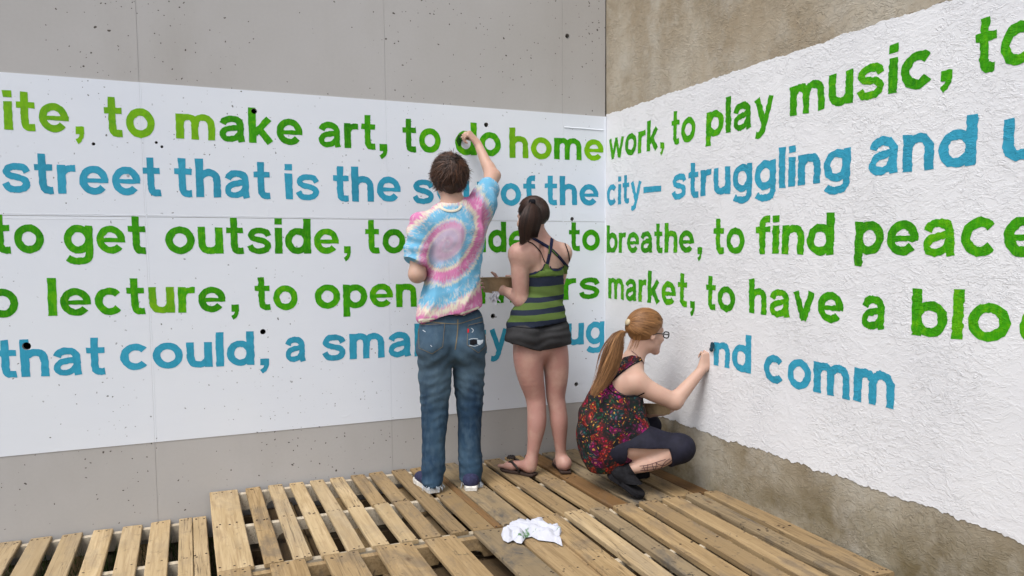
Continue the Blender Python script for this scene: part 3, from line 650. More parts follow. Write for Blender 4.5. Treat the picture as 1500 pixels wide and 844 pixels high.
# ------------------------------------------------------------ implicit surfaces for bodies and clothes
def vn(P, scale, seed=0):
    """smooth value noise on an (n,3) array, -1..1"""
    q = P*scale; i = np.floor(q).astype(np.int64); f = q-i; f = f*f*(3-2*f); out = 0
    for dx in (0, 1):
        for dy in (0, 1):
            for dz in (0, 1):
                h = ((i[:, 0]+dx)*374761393+(i[:, 1]+dy)*668265263+(i[:, 2]+dz)*2147483647+seed*974634777) & 0xffffffff
                h = ((h ^ (h >> 13))*1274126177) & 0xffffffff; h = (h ^ (h >> 16)) & 0xffff
                w = (f[:, 0] if dx else 1-f[:, 0])*(f[:, 1] if dy else 1-f[:, 1])*(f[:, 2] if dz else 1-f[:, 2])
                out = out+w*(h/32767.5-1)
    return out
class Sdf:
    def __init__(s, lo, hi, h=.005):
        s.h = h; s.lo = np.array(lo, float); s.n = np.ceil((np.array(hi)-s.lo)/h).astype(int)+1
        s.f = np.full(s.n, 1.0, np.float32)
    def _box(s, lo, hi):
        a = np.clip(np.floor((lo-s.lo)/s.h).astype(int), 0, s.n); b = np.clip(np.ceil((hi-s.lo)/s.h).astype(int)+1, 0, s.n)
        if (b <= a).any(): return None
        sl_ = tuple(slice(a[i], b[i]) for i in range(3))
        g = [s.lo[i]+np.arange(a[i], b[i])*s.h for i in range(3)]
        X = np.stack(np.meshgrid(*g, indexing='ij'), -1).astype(np.float32)
        return sl_, X
    def _comb(s, sl_, d, k, sub=False):
        f = s.f[sl_]
        if sub: d = -d; t = np.clip(.5-.5*(d-f)/(-k) if False else .5+.5*(d-f)/k, 0, 1); s.f[sl_] = f*(1-t)+d*t+k*t*(1-t)
        else: t = np.clip(.5+.5*(d-f)/k, 0, 1); s.f[sl_] = d*(1-t)+f*t-k*t*(1-t)
    def cone(s, a, b, ra, rb, k=.02, flat=None, sub=False):
        """tapered limb; flat=(axis, factor) squashes its section along an axis"""
        a = np.array(a, float); b = np.array(b, float); m = max(ra, rb)+k*1.5+.02
        q = s._box(np.minimum(a, b)-m, np.maximum(a, b)+m)
        if q is None: return
        sl_, X = q; ab = b-a; L2 = max(ab@ab, 1e-9); P = X-a.astype(np.float32)
        t = np.clip((P@ab.astype(np.float32))/L2, 0, 1); Q = P-t[..., None]*ab.astype(np.float32)
        if flat is not None:
            ax = np.array(flat[0], float); ax /= np.linalg.norm(ax); ax = ax.astype(np.float32)
            Q = Q+(Q@ax)[..., None]*ax*(1/flat[1]-1)
        d = np.sqrt((Q*Q).sum(-1))-(ra+(rb-ra)*t)
        if flat is not None: d = d*min(1, (1+flat[1])/2)
        s._comb(sl_, d, k, sub)
    def chain(s, pts, rad, k=.02, flat=None):
        pts = [np.array(p, float) for p in pts]; rad = list(rad)
        if len(pts) > 2:      # smooth profile through the given sections
            P, R_ = [], []; A = [2*pts[0]-pts[1]]+pts+[2*pts[-1]-pts[-2]]; B = [2*rad[0]-rad[1]]+rad+[2*rad[-1]-rad[-2]]
            for i in range(1, len(A)-2):
                for q in range(5):
                    t = q/5; f = lambda a, b, c, d: .5*(2*b+(c-a)*t+(2*a-5*b+4*c-d)*t*t+(3*b-a-3*c+d)*t**3)
                    P.append(f(A[i-1], A[i], A[i+1], A[i+2])); R_.append(max(.004, f(B[i-1], B[i], B[i+1], B[i+2])))
            P.append(pts[-1]); R_.append(rad[-1]); pts, rad = P, R_
        m = max(rad)+k*1.5+.02; q = s._box(np.min(pts, 0)-m, np.max(pts, 0)+m)
        if q is None: return
        sl_, X = q; best = np.full(X.shape[:3], 9., np.float32)
        for i in range(len(pts)-1):
            a, b, ra, rb = pts[i], pts[i+1], rad[i], rad[i+1]; ab = b-a; L2 = max(ab@ab, 1e-9)
            mm = max(ra, rb)+k*1.5+.02; lo = np.minimum(a, b)-mm; hi = np.maximum(a, b)+mm
            o0 = np.array([z.start for z in sl_]); ia = np.clip(np.floor((lo-s.lo)/s.h).astype(int)-o0, 0, best.shape); ib = np.clip(np.ceil((hi-s.lo)/s.h).astype(int)+1-o0, 0, best.shape)
            if (ib <= ia).any(): continue
            c = tuple(slice(ia[z], ib[z]) for z in range(3)); P_ = X[c]-a.astype(np.float32); tt = np.clip((P_@ab.astype(np.float32))/L2, 0, 1); Q = P_-tt[..., None]*ab.astype(np.float32)
            if flat is not None:
                ax = np.array(flat[0], float); ax /= np.linalg.norm(ax); ax = ax.astype(np.float32); Q = Q+(Q@ax)[..., None]*ax*(1/flat[1]-1)
            d = np.sqrt((Q*Q).sum(-1))-(ra+(rb-ra)*tt)
            if flat is not None: d = d*((1+flat[1])/2)
            best[c] = np.minimum(best[c], d)
        s._comb(sl_, best, k)
    def ell(s, c, r, R=None, k=.02, sub=False):
        c = np.array(c, float); r = np.array(r, float); m = max(r)+k*1.5+.02
        q = s._box(c-m, c+m)
        if q is None: return
        sl_, X = q; P = X-c.astype(np.float32)
        if R is not None: P = P@np.array(R, np.float32)
        kk = np.sqrt(((P/r.astype(np.float32))**2).sum(-1)); k1 = np.sqrt(((P/(r*r).astype(np.float32))**2).sum(-1))
        s._comb(sl_, kk*(kk-1)/np.maximum(k1, 1e-6), k, sub)
    def cut(s, p, n, k=.004, near=None):
        """keep the side the normal points away from"""
        p = np.array(p, float); n = np.array(n, float); n /= np.linalg.norm(n)
        if near is None: lo, hi = s.lo, s.lo+s.n*s.h
        else: c, r = np.array(near[0], float), near[1]; lo, hi = c-r, c+r
        q = s._box(lo, hi)
        if q is None: return
        sl_, X = q; d = (X-p.astype(np.float32))@n.astype(np.float32); f = s.f[sl_]
        if near is not None: pass
        t = np.clip(.5+.5*(d-f)/k, 0, 1); s.f[sl_] = f*(1-t)+d*t+k*t*(1-t)
    def merge(s, o, k):
        t = np.clip(.5+.5*(o.f-s.f)/k, 0, 1); s.f = (o.f*(1-t)+s.f*t-k*t*(1-t)).astype(np.float32)
    def mesh(s):
        f = s.f; ins = f < 0; n = s.n
        # active cells
        c = np.zeros(n-1, np.int8)
        for i in (0, 1):
            for j in (0, 1):
                for k in (0, 1): c += ins[i:n[0]-1+i, j:n[1]-1+j, k:n[2]-1+k]
        act = (c > 0) & (c < 8); idx = np.argwhere(act); vid = np.full(n-1, -1, np.int64); vid[act] = np.arange(len(idx))
        acc = np.zeros((len(idx), 3)); cnt = np.zeros(len(idx))
        cor = [(i, j, k) for i in (0, 1) for j in (0, 1) for k in (0, 1)]
        for a in cor:
            for ax in range(3):
                if a[ax]: continue
                b = list(a); b[ax] = 1; A_ = idx+a; B_ = idx+b
                fa = f[A_[:, 0], A_[:, 1], A_[:, 2]]; fb = f[B_[:, 0], B_[:, 1], B_[:, 2]]; x = (fa < 0) != (fb < 0)
                t = np.where(x, fa/np.where(fa-fb == 0, 1, fa-fb), 0); p = np.repeat(np.array([a], float), len(idx), 0); p[:, ax] += t
                acc += p*x[:, None]; cnt += x
        V = s.lo+(idx+acc/np.maximum(cnt, 1)[:, None])*s.h
        Q = []
        for ax in range(3):
            u, v = (ax+1) % 3, (ax+2) % 3; sa = [slice(None)]*3; sb = [slice(None)]*3
            sa[ax] = slice(0, -1); sb[ax] = slice(1, None); x = ins[tuple(sa)] != ins[tuple(sb)]
            e = np.argwhere(x); e = e[(e[:, u] > 0) & (e[:, v] > 0) & (e[:, u] < n[u]-1) & (e[:, v] < n[v]-1)]
            def g(du, dv):
                w = e.copy(); w[:, u] += du; w[:, v] += dv; return vid[w[:, 0], w[:, 1], w[:, 2]]
            q = np.stack([g(-1, -1), g(0, -1), g(0, 0), g(-1, 0)], 1); flip = ~ins[e[:, 0], e[:, 1], e[:, 2]]; q[flip] = q[flip][:, ::-1]; Q.append(q)
        return V, np.concatenate(Q)
def qmesh(name, V, Q, mat, parent, smooth_it=2, disp=None, **kw):
    # relax a little, then displace along normals
    for _ in range(smooth_it):
        S = np.zeros_like(V); n = np.zeros(len(V))
        for i in range(4):
            a, b = Q[:, i], Q[:, (i+1) % 4]; np.add.at(S, a, V[b]); np.add.at(n, a, 1)
        V = V*.5+S/np.maximum(n, 1)[:, None]*.5
    if disp is not None:
        nn = np.cross(V[Q[:, 2]]-V[Q[:, 0]], V[Q[:, 3]]-V[Q[:, 1]]); NV = np.zeros_like(V)
        for i in range(4): np.add.at(NV, Q[:, i], nn)
        NV /= np.maximum(np.linalg.norm(NV, axis=1), 1e-9)[:, None]; V = V+NV*disp(V, NV)[:, None]
    me = bpy.data.meshes.new(name); me.vertices.add(len(V)); me.vertices.foreach_set('co', V.astype(np.float32).ravel())
    me.loops.add(len(Q)*4); me.loops.foreach_set('vertex_index', Q.astype(np.int32).ravel())
    me.polygons.add(len(Q)); me.polygons.foreach_set('loop_start', np.arange(0, len(Q)*4, 4, dtype=np.int32)); me.update(calc_edges=True); me.validate()
    return link(name, me, parent, mat, True, **kw)
def npv(v): return np.array(tuple(v), float)
def PX(x, y, Y, half=None):
    p = atY(x, y, Y)
    if half is None: return npv(p)
    return npv(p), half/(F_PX/((p-CAM).dot(fw)))
def pchain(s, L, k=.03, flat=None):
    pts, rad = zip(*[PX(*q) for q in L]); s.chain(pts, rad, k, flat); return pts, rad
from mathutils.bvhtree import BVHTree
def bvh_of(objs):
    V, P = [], []
    for o in objs:
        n = len(V); V += [v.co.copy() for v in o.data.vertices]; P += [[n+i for i in p.vertices] for p in o.data.polygons]
    return BVHTree.FromPolygons(V, P)
def patch(name, bvh, outline, Y0, mat, parent, off=.003, step=.006, thick=.002, dirv=None, **kw):
    """a sewn-on piece: an outline (photo pixels measured on plane y=Y0) wrapped onto the cloth under it"""
    pts = [npv(atY(x, y, Y0)) for x, y in outline]; P2 = [(p[0], p[2]) for p in pts]
    x0, x1 = min(p[0] for p in P2), max(p[0] for p in P2); z0, z1 = min(p[1] for p in P2), max(p[1] for p in P2)
    grid = []
    loops = [P2]; vs = [Vector(p) for p in P2]; es = [(i, (i+1) % len(P2)) for i in range(len(P2))]
    x = x0+step/2
    while x < x1:
        z = z0+step/2
        while z < z1:
            if inpoly(x, z, P2): vs.append(Vector((x, z)))
            z += step
        x += step
    v, e, f, *_ = delaunay_2d_cdt(vs, es, [], 0, 1e-7)
    d = (Vector(npv(atY(*outline[0], Y0)))-CAM).normalized() if dirv is None else dirv
    out = []; ok = []
    for p in v:
        q = Vector((p[0], Y0, p[1])); dd = (q-CAM).normalized()
        loc, nrm, i_, di = bvh.ray_cast(q-dd*.6, dd, 1.4)
        ok.append(loc is not None)
        out.append((loc+nrm*off) if loc is not None else q)
    F = []
    for t in f:
        cx = sum(v[i][0] for i in t)/3; cy = sum(v[i][1] for i in t)/3
        if inpoly(cx, cy, P2) and all(ok[i] for i in t):
            a, b, c = (out[i] for i in t); nn = (b-a).cross(c-a)
            if max((a-b).length, (b-c).length, (a-c).length) > .06: continue
            F.append(t if nn.dot(CAM-a) > 0 else t[::-1])
    if not F: return None
    return mesh(name, out, F, mat=mat, parent=parent, smooth=True, **kw)
def stroke_px(name, bvh, path, wpx, Y0, mat, parent, off=.003, lift=.0, **kw):
    """a band (strap, seam, tattoo line) following the surface under a path of photo pixels"""
    pts = cr(path, 8) if len(path) > 2 else [(path[0][0]+(path[1][0]-path[0][0])*i/12, path[0][1]+(path[1][1]-path[0][1])*i/12) for i in range(13)]; mbb = MB(); prev = None; L, R, Cn = [], [], []
    for i, p in enumerate(pts):
        a = pts[max(i-1, 0)]; b = pts[min(i+1, len(pts)-1)]; d = Vector((b[0]-a[0], b[1]-a[1])).normalized(); n = Vector((-d.y, d.x))*wpx/2
        row = []
        for s_ in (-1, 0, 1):
            q = atY(p[0]+n.x*s_, p[1]+n.y*s_, Y0); dd = (q-CAM).normalized(); loc, nrm, i_, di = bvh.ray_cast(CAM, dd, 12)
            row.append(None if loc is None else loc+nrm*(off+(lift if s_ == 0 else 0)))
        Cn.append(row)
    for i in range(len(Cn)-1):
        for s_ in (0, 1):
            q = [Cn[i][s_], Cn[i+1][s_], Cn[i+1][s_+1], Cn[i][s_+1]]
            if any(v is None for v in q) or max((q[k]-q[(k+1) % 4]).length for k in range(4)) > .09: continue
            nn = (q[1]-q[0]).cross(q[2]-q[0])
            if nn.dot(CAM-q[0]) < 0: q = q[::-1]
            mbb.add(q, [(0, 1, 2, 3)])
    if not mbb.v: return None
    return mbb.build(name, mat, parent, **kw)

# ------------------------------------------------------------ heads, hands, hair
def frame(fwd, upv=(0, 0, 1)):
    f = np.array(fwd, float); f /= np.linalg.norm(f); u = np.array(upv, float); r = np.cross(f, u); r /= np.linalg.norm(r); u = np.cross(r, f)
    return np.stack([r, f, u], 1)      # columns: right, forward, up
def head(s, c, R, sc=1.0):
    T = lambda p: np.array(c)+R@(np.array(p)*sc)
    s.ell(T((0, -.012, .036)), np.array((.074, .094, .086))*sc, R, .02)
    s.ell(T((0, .022, -.030)), np.array((.060, .072, .078))*sc, R, .03)
    s.cone(T((-.034, .020, -.060)), T((-.012, .072, -.088)), .022*sc, .018*sc, .02); s.cone(T((.034, .020, -.060)), T((.012, .072, -.088)), .022*sc, .018*sc, .02)
    s.ell(T((0, .074, -.094)), np.array((.019, .017, .016))*sc, R, .015)
    for e in (-1, 1):
        s.ell(T((.034*e, .066, -.022)), np.array((.022, .020, .020))*sc, R, .02)
        s.cone(T((.012*e, .083, .026)), T((.042*e, .068, .027)), .011*sc, .010*sc, .012)
        s.ell(T((.031*e, .094, .006)), np.array((.017, .014, .011))*sc, R, .010, sub=True)
    s.cone(T((0, .088, .014)), T((0, .108, -.024)), .008*sc, .0105*sc, .008)
    s.ell(T((0, .099, -.030)), np.array((.015, .010, .008))*sc, R, .008)
    s.cone(T((-.017, .085, -.056)), T((.017, .085, -.056)), .0065*sc, .0065*sc, .007); s.cone(T((-.014, .084, -.066)), T((.014, .084, -.066)), .0075*sc, .0075*sc, .007)
    for e in (-1, 1):
        s.ell(T((.076*e, -.006, -.006)), np.array((.009, .017, .029))*sc, R@rotz(-.35*e), .006)
        s.ell(T((.085*e, -.001, -.004)), np.array((.006, .010, .018))*sc, R@rotz(-.35*e), .004, sub=True)
    return T
def rotz(a): c, s_ = math.cos(a), math.sin(a); return np.array([[c, -s_, 0], [s_, c, 0], [0, 0, 1.]])
def eyes(T, R, sc, parent):
    for e in (-1, 1):
        mb = MB(); c = T((.031*e, .076, .006)); m_, n_ = 7, 12
        for i in range(m_+1):
            for j in range(n_):
                a = PI*i/m_; b = 2*PI*j/n_; p = c+R@(np.array((math.sin(a)*math.cos(b), math.cos(a), math.sin(a)*math.sin(b)))*.0118*sc); mb.v.append(tuple(p))
        for i in range(m_):
            for j in range(n_): mb.f.append((i*n_+j, i*n_+(j+1) % n_, (i+1)*n_+(j+1) % n_, (i+1)*n_+j))
        mb.build('eye', M['eye'], parent, True)
        mb = MB(); cc = T((.031*e, .076+.0112, .006))
        q = [cc+R@(np.array((math.cos(2*PI*j/10), .08, math.sin(2*PI*j/10)))*.0048*sc) for j in range(10)]
        mb.add(q, [tuple(range(10))]); mb.build('iris', M['iris'], parent)
def hand(s, wrist, R, side, curls, thumb=(.55, .75, -.35), spread=1.0, sc=1.0):
    """R columns: across (towards thumb), along fingers, back of hand; curls: per finger three joint angles"""
    T = lambda p: np.array(wrist)+R@(np.array(p)*sc)
    kn = [(.027, .083), (.009, .088), (-.009, .085), (-.026, .077)]; ln = [(.040, .024, .019), (.044, .027, .020), (.041, .025, .019), (.032, .019, .017)]
    for (x, y) in kn: s.cone(T((x*.55, .008, 0)), T((x, y, 0)), .0175*sc, .0115*sc, .014, flat=(R[:, 2], .75))
    s.cone(T((.018, .015, -.004)), T((.030, .045, -.010)), .017*sc, .014*sc, .014)
    tips = []
    for fi in range(4):
        p = np.array((kn[fi][0], kn[fi][1], 0.)); a = 0; fan = (1.5-fi)*.06*spread; rr = [.0093, .0085, .0077, .0066]
        if fi == 3: rr = [r*.87 for r in rr]
        for j in range(3):
            a += curls[fi][j]; d = np.array((math.sin(fan), math.cos(a), -math.sin(a))); d /= np.linalg.norm(d); q = p+d*ln[fi][j]
            s.cone(T(p), T(q), rr[j]*sc, rr[j+1]*sc, .004); p = q
        tips.append(T(p))
    p = np.array((.026, .030, -.010)); d = np.array(thumb, float); d /= np.linalg.norm(d); rr = [.0125, .0105, .0098, .008]
    for j, l in enumerate((.040, .030, .024)):
        q = p+d*l; s.cone(T(p), T(q), rr[j]*sc, rr[j+1]*sc, .006 if j else .012); p = q
        d = d+np.array((-.28, .20, -.10)); d /= np.linalg.norm(d)
    tips.append(T(p)); return tips
def hair_mesh(name, strands, mat, parent, **kw):
    kw.setdefault('kind', 'stuff')
    """strands: list of (points, outward normals, width); thin tapered ribbons, one mesh"""
    V, F, Cc = [], [], []
    for pts, nrm, w, sh in strands:
        n = len(pts); b = len(V)
        for i in range(n):
            d = pts[min(i+1, n-1)]-pts[max(i-1, 0)]; sd = np.cross(d, nrm[i]); sd /= max(np.linalg.norm(sd), 1e-9); ww = w*(1-.8*(i/(n-1))**2)
            V += [pts[i]-sd*ww/2, pts[i]+nrm[i]*ww*.3, pts[i]+sd*ww/2]; Cc += [sh]*3
        for i in range(n-1):
            for k in (0, 1): F.append((b+i*3+k, b+i*3+k+1, b+(i+1)*3+k+1, b+(i+1)*3+k))
    o = mesh(name, V, F, mat=mat, parent=parent, smooth=True, **kw)
    at = o.data.color_attributes.new('tint', 'FLOAT_COLOR', 'POINT'); A_ = np.ones((len(V), 4), np.float32); A_[:, :3] = np.array(Cc)[:, None]; at.data.foreach_set('color', A_.ravel())
    return o
def hair_mat(name, c0, c1):
    m = N(name, .52, .4); at = m.n('ShaderNodeVertexColor', layer_name='tint'); nz = m.noise(m.geo(), 14, 3)
    m.color(m.mix(m.math('ADD', m.math('MULTIPLY', at.outputs[0], 1.0), m.math('MULTIPLY', m.math('SUBTRACT', nz, .5), .5)), c0, c1)); pass
    return m.m
M['hair_brown'] = hair_mat('dark_brown_hair', (.018, .008, .005), (.105, .046, .024))
M['hair_dark'] = hair_mat('glossy_dark_hair', (.010, .005, .004), (.055, .023, .014))
M['hair_red'] = hair_mat('strawberry_blond_hair', (.105, .042, .013), (.40, .195, .068))
M['eye'] = flat('eye_white', (.75, .74, .72), .2, .5); M['iris'] = flat('iris', (.06, .05, .03), .2, .5)
def skin_mat(name, c, pink, red=.35, legs=False):
    m = N(name, .5, .35); v = m.geo(); n1 = m.noise(v, 9, 4, .6); n2 = m.noise(v, 60, 3)
    if legs:
        sp = m.n('ShaderNodeSeparateXYZ'); m.l(v, sp.inputs[0]); n1 = m.math('ADD', n1, m.ramp(sp.outputs[2], [(.70, .16), (.95, 0.)]))
    m.color(m.mix(m.math('MULTIPLY', m.ramp(n1, [(.35, 0.), (.7, 1.)]), red), m.mix(m.math('MULTIPLY', n2, .15), c, tuple(x*.8 for x in c)), pink))
    m.b.inputs['Subsurface Weight'].default_value = .12; m.b.inputs['Subsurface Radius'].default_value = (1, .35, .2); m.b.inputs['Subsurface Scale'].default_value = .008
    m.bump(n2, .2, .002); return m.m
M['skin1'] = skin_mat('fair_skin', (.50, .325, .25), (.48, .25, .19)); M['skin2'] = skin_mat('rosy_skin', (.50, .325, .255), (.34, .155, .135), .7, True)
M['skin3'] = skin_mat('pale_skin', (.50, .325, .25), (.47, .25, .195))

# directions used by all figures: the image's right-hand direction on the ground and the view direction
EX = np.array((1., 0, 0)); EY = np.array((0., 1, 0)); EZ = np.array((0., 0, 1))
def skull(T, R, sc, grow):
    """radius function of the hair surface round the head centre"""
    c = T((0, -.014, .030)); r = (np.array((.074, .094, .088))+grow)*sc
    def f(d): d = np.array(d); return c+R@(d*r/np.linalg.norm(d/1.0))
    return c, r
def on_skull(c, r, R, d):
    d = np.array(d, float); d /= np.linalg.norm(d); p = d*r; n = d/r; n /= np.linalg.norm(n); return c+R@p, R@n
# ------------------------------------------------------------ shoes
def foot_frame(heel, toe):
    h = np.array(heel, float); d = np.array(toe, float)-h; L = np.linalg.norm(d); R = frame(d); return h, R, L
def shoe(heel, toe, parent, upper_mat, sole_mat, ankle, high=.0, name='shoe', lift=0.0):
    h, R, L = foot_frame(heel, toe); T = lambda p: h+R@np.array(p)
    prof = [(0, .030), (.08, .036), (.22, .034), (.42, .033), (.62, .043), (.78, .047), (.90, .040), (.97, .026), (1.0, .008)]
    out = [(w, t*L) for t, w in prof]+[(-w*.92, t*L) for t, w in reversed(prof)]
    mb = MB(); n = len(out)
    for z, g in ((0, .96), (.004, 1.02), (.022, 1.02), (.027, .97)): mb.v += [tuple(T((x*g, (y-L/2)*g+L/2, z+lift))) for x, y in out]
    for k in range(3):
        for i in range(n): mb.f.append((k*n+i, k*n+(i+1) % n, (k+1)*n+(i+1) % n, (k+1)*n+i))
    mb.f.append(tuple(range(n))[::-1]); mb.f.append(tuple(3*n+i for i in range(n)))
    sh = None
    lo = np.minimum(h, h+R@np.array((0, L, 0)))-.12; hi = np.maximum(h, h+R@np.array((0, L, 0)))+.12; hi[2] = max(hi[2], ankle[2]+high+.1); lo[2] = h[2]-.02
    s = Sdf(lo, hi, .0045)
    s.chain([T((0, L*.16, .045)), T((0, L*.5, .045)), T((0, L*.78, .032)), T((0, L*.88, .028))], [.036, .038, .036, .030], .02, flat=(R[:, 2], .95))
    s.cone(T((0, L*.17, .05)), np.array(ankle), .038, .040, .03)
    if high: s.cone(np.array(ankle), np.array(ankle)+EZ*high, .042, .044, .02)
    s.cut(T((0, 0, .024+lift)), -R[:, 2], .004)
    V, Q = s.mesh(); sh = qmesh(name, V, Q, upper_mat, parent, 1)
    mb.build('sole', sole_mat, sh, False)
    return sh
# ============================================================ man in tie-dye shirt
def spiral_mat():
    m = N('tie_dye_cotton', .85, .15); v = m.geo()
    wv = m.n('ShaderNodeTexNoise'); wv.inputs['Scale'].default_value = 5; wv.inputs['Detail'].default_value = 4; m.l(v, wv.inputs['Vector'])
    sub = m.n('ShaderNodeVectorMath', operation='SUBTRACT'); m.l(v, sub.inputs[0]); c = atY(655, 358, -.52); sub.inputs[1].default_value = (c.x, c.y, c.z)
    sp = m.n('ShaderNodeSeparateXYZ'); m.l(sub.outputs[0], sp.inputs[0])
    # tilted, stretched coordinates
    a = math.radians(52)
    X = m.math('ADD', m.math('MULTIPLY', sp.outputs[0], math.cos(a)), m.math('MULTIPLY', sp.outputs[2], math.sin(a)))
    Z = m.math('SUBTRACT', m.math('MULTIPLY', sp.outputs[2], math.cos(a)), m.math('MULTIPLY', sp.outputs[0], math.sin(a)))
    X = m.math('MULTIPLY', X, .62); 
    r = m.math('SQRT', m.math('ADD', m.math('MULTIPLY', X, X), m.math('MULTIPLY', Z, Z)))
    ang = m.math('ARCTAN2', Z, X)
    # radial pleats: fine noise across the arms
    cb = m.n('ShaderNodeCombineXYZ'); m.l(m.math('MULTIPLY', ang, 7.0), cb.inputs[0]); m.l(m.math('MULTIPLY', r, 4.0), cb.inputs[1])
    pl = m.n('ShaderNodeTexNoise'); pl.inputs['Scale'].default_value = 4.2; pl.inputs['Detail'].default_value = 4; m.l(cb.outputs[0], pl.inputs['Vector'])
    f = m.math('ADD', m.math('MULTIPLY', m.math('LOGARITHM', m.math('ADD', r, .012), 2.718), 1.08), m.math('MULTIPLY', ang, -1/(2*PI)))
    f = m.math('ADD', f, m.math('MULTIPLY', m.math('SUBTRACT', pl.outputs['Fac'], .5), .27)); f = m.math('ADD', f, m.math('MULTIPLY', m.math('SUBTRACT', wv.outputs['Fac'], .5), .42))
    f = m.math('FRACT', m.math('ADD', f, 10.36))
    pk, cy, cr_, lv, wh = (.52, .125, .31), (.080, .36, .56), (.60, .56, .42), (.46, .36, .50), (.62, .58, .58)
    col = m.ramp(f, [(0.0, cy), (.24, cy), (.32, cr_), (.38, cr_), (.45, pk), (.68, pk), (.77, lv), (.84, cr_), (.91, cy), (1.0, cy)])
    core = m.math('ADD', r, m.math('MULTIPLY', m.math('SUBTRACT', pl.outputs['Fac'], .5), .05))
    f2 = m.math('FRACT', m.math('ADD', f, .17)); col2 = m.ramp(f2, [(0.0, cy), (.24, cy), (.32, cr_), (.38, cr_), (.45, pk), (.68, pk), (.77, lv), (.84, cr_), (.91, cy), (1.0, cy)])
    cb2 = m.n('ShaderNodeCombineXYZ'); m.l(m.math('MULTIPLY', ang, 11.0), cb2.inputs[0]); m.l(m.math('MULTIPLY', r, 14.0), cb2.inputs[1]); p3 = m.n('ShaderNodeTexNoise'); p3.inputs['Scale'].default_value = 3.0; p3.inputs['Detail'].default_value = 3; m.l(cb2.outputs[0], p3.inputs['Vector'])
    col = m.mix(m.math('MULTIPLY', m.ramp(p3.outputs['Fac'], [(.50, 0.), (.60, 1.)]), .55), col, col2); col = m.mix(.12, col, (.55, .50, .56))
    col = m.mix(m.ramp(core, [(.055, .9), (.085, 0.)]), col, (.47, .36, .47))
    # pale undyed crease marks
    cm = m.noise(m.geo((1, 1, 1)), 26, 3, .6, 1.0); col = m.mix(m.math('MULTIPLY', m.ramp(cm, [(.56, 0.), (.66, 1.)]), .35), col, (.68, .64, .64))
    m.color(col); m.bump(m.noise(v, 260, 2), .12, .001); return m.m
M['tiedye'] = spiral_mat()
M['hem'] = flat('cream_hem', (.62, .58, .47), .9, .1)
def denim():
    m = N('blue_denim', .85, .15); v = m.geo()
    n1 = m.noise(m.geo((1, 1, .35)), 5.0, 5, .6, .5); n2 = m.noise(m.geo((1, 1, .5)), 28, 3, .6); sp = m.n('ShaderNodeSeparateXYZ'); m.l(v, sp.inputs[0])
    c = m.mix(m.ramp(n1, [(.35, 0.), (.68, 1.)]), (.013, .033, .066), (.045, .088, .135))
    hi = m.ramp(m.math('ADD', sp.outputs[2], m.math('MULTIPLY', m.math('SUBTRACT', n1, .5), .4)), [(.42, 0.), (.62, .9), (.86, .35)])
    c = m.mix(m.math('MULTIPLY', hi, .55), c, (.10, .15, .185)); c = m.mix(m.math('MULTIPLY', m.ramp(n2, [(.45, 0.), (.7, 1.)]), .35), c, (.09, .14, .18))
    tw = m.noise(m.geo((1, 1, 1)), 420, 2); m.color(m.mix(m.math('MULTIPLY', tw, .25), c, (.02, .04, .07))); m.bump(m.math('ADD', n2, tw), .25, .002); return m.m
M['denim'] = denim(); M['stitch'] = flat('tan_stitching', (.17, .14, .09), .9, .1); M['fray'] = flat('frayed_white_threads', (.42, .47, .52), .95, .1)
M['denim_dark'] = flat('worn_dark_denim', (.035, .06, .095), .9, .1, .35, 40, False)
M['red_tag'] = flat('red_cloth_tag', (.45, .02, .03), .8, .1); M['black'] = flat('black_cloth', (.010, .010, .013), .9, .1, .3, 60, False)
M['leather'] = flat('brown_leather', (.07, .035, .018), .55, .3); M['canvas_navy'] = flat('navy_canvas', (.028, .030, .070), .85, .2, .25, 80, False)
M['rubber_white'] = flat('white_rubber', (.58, .56, .52), .6, .3, .2, 50, False)
man = empty('person', (-1.27, -.45, 0), label='man in tie-dye shirt and ripped jeans, one arm raised to paint the wall', cat='person')
MI = man.matrix_world.copy()
def fix(parent):
    """children are modelled in world space: cancel the parent's placement"""
    off = parent.location.copy()
    for ch in parent.children:
        if not ch.get('_f'):
            ch.location = ch.location-off; ch['_f'] = 1
# --- body
s = Sdf((-1.62, -.70, -.01), (-.72, .02, 2.08), .0052)
RH = frame((.16, 1, .10)); hc = PX(658.5, 263, -.405); T = head(s, hc, RH, 1.02)
s.cone(T((0, -.030, -.045)), PX(664, 312, -.43), .056, .062, .03)
pchain(s, [(668, 322, -.43, 30), (667, 345, -.43, 38), (666, 385, -.42, 35), (663, 430, -.42, 33), (662, 480, -.42, 38)], .04, flat=(EY, .62))
shL, shR = PX(618, 330, -.43), PX(697, 306, -.43)
s.cone(shL, shR, .050, .052, .05)
elL = PX(611, 402, -.45); s.chain([shL, elL], [.050, .043], .03); s.chain([elL, PX(628, 402, -.25), PX(642, 395, -.17)], [.044, .034, .026], .02)
hand(s, PX(642, 395, -.17), frame((.6, .5, .3), (0, -.4, 1)), 1, [(.9, .9, .6)]*4)
elR = PX(721, 259, -.245); wr = PX(700, 211, -.105)
s.chain([shR, PX(711, 283, -.335), elR], [.052, .045, .041], .03); s.cone(elR, PX(728, 256, -.255), .034, .018, .03)
md = elR*.55+wr*.45; s.chain([elR, elR*.75+wr*.25+np.array((.004, 0, .0)), md, wr], [.039, .0385, .032, .0235], .02, flat=None)
Rh = np.stack([np.array((-.35, .55, .76)), np.array((-.80, .25, .55)), np.array((0, 0, 0.))], 1)
fd = np.array((-.62, .18, .76)); fd /= np.linalg.norm(fd); bk = np.array((.45, -.70, .55)); bk -= fd*(bk@fd); bk /= np.linalg.norm(bk); ac = np.cross(fd, bk); Rh = np.stack([-ac if ac[2] < 0 else ac, fd, bk], 1)
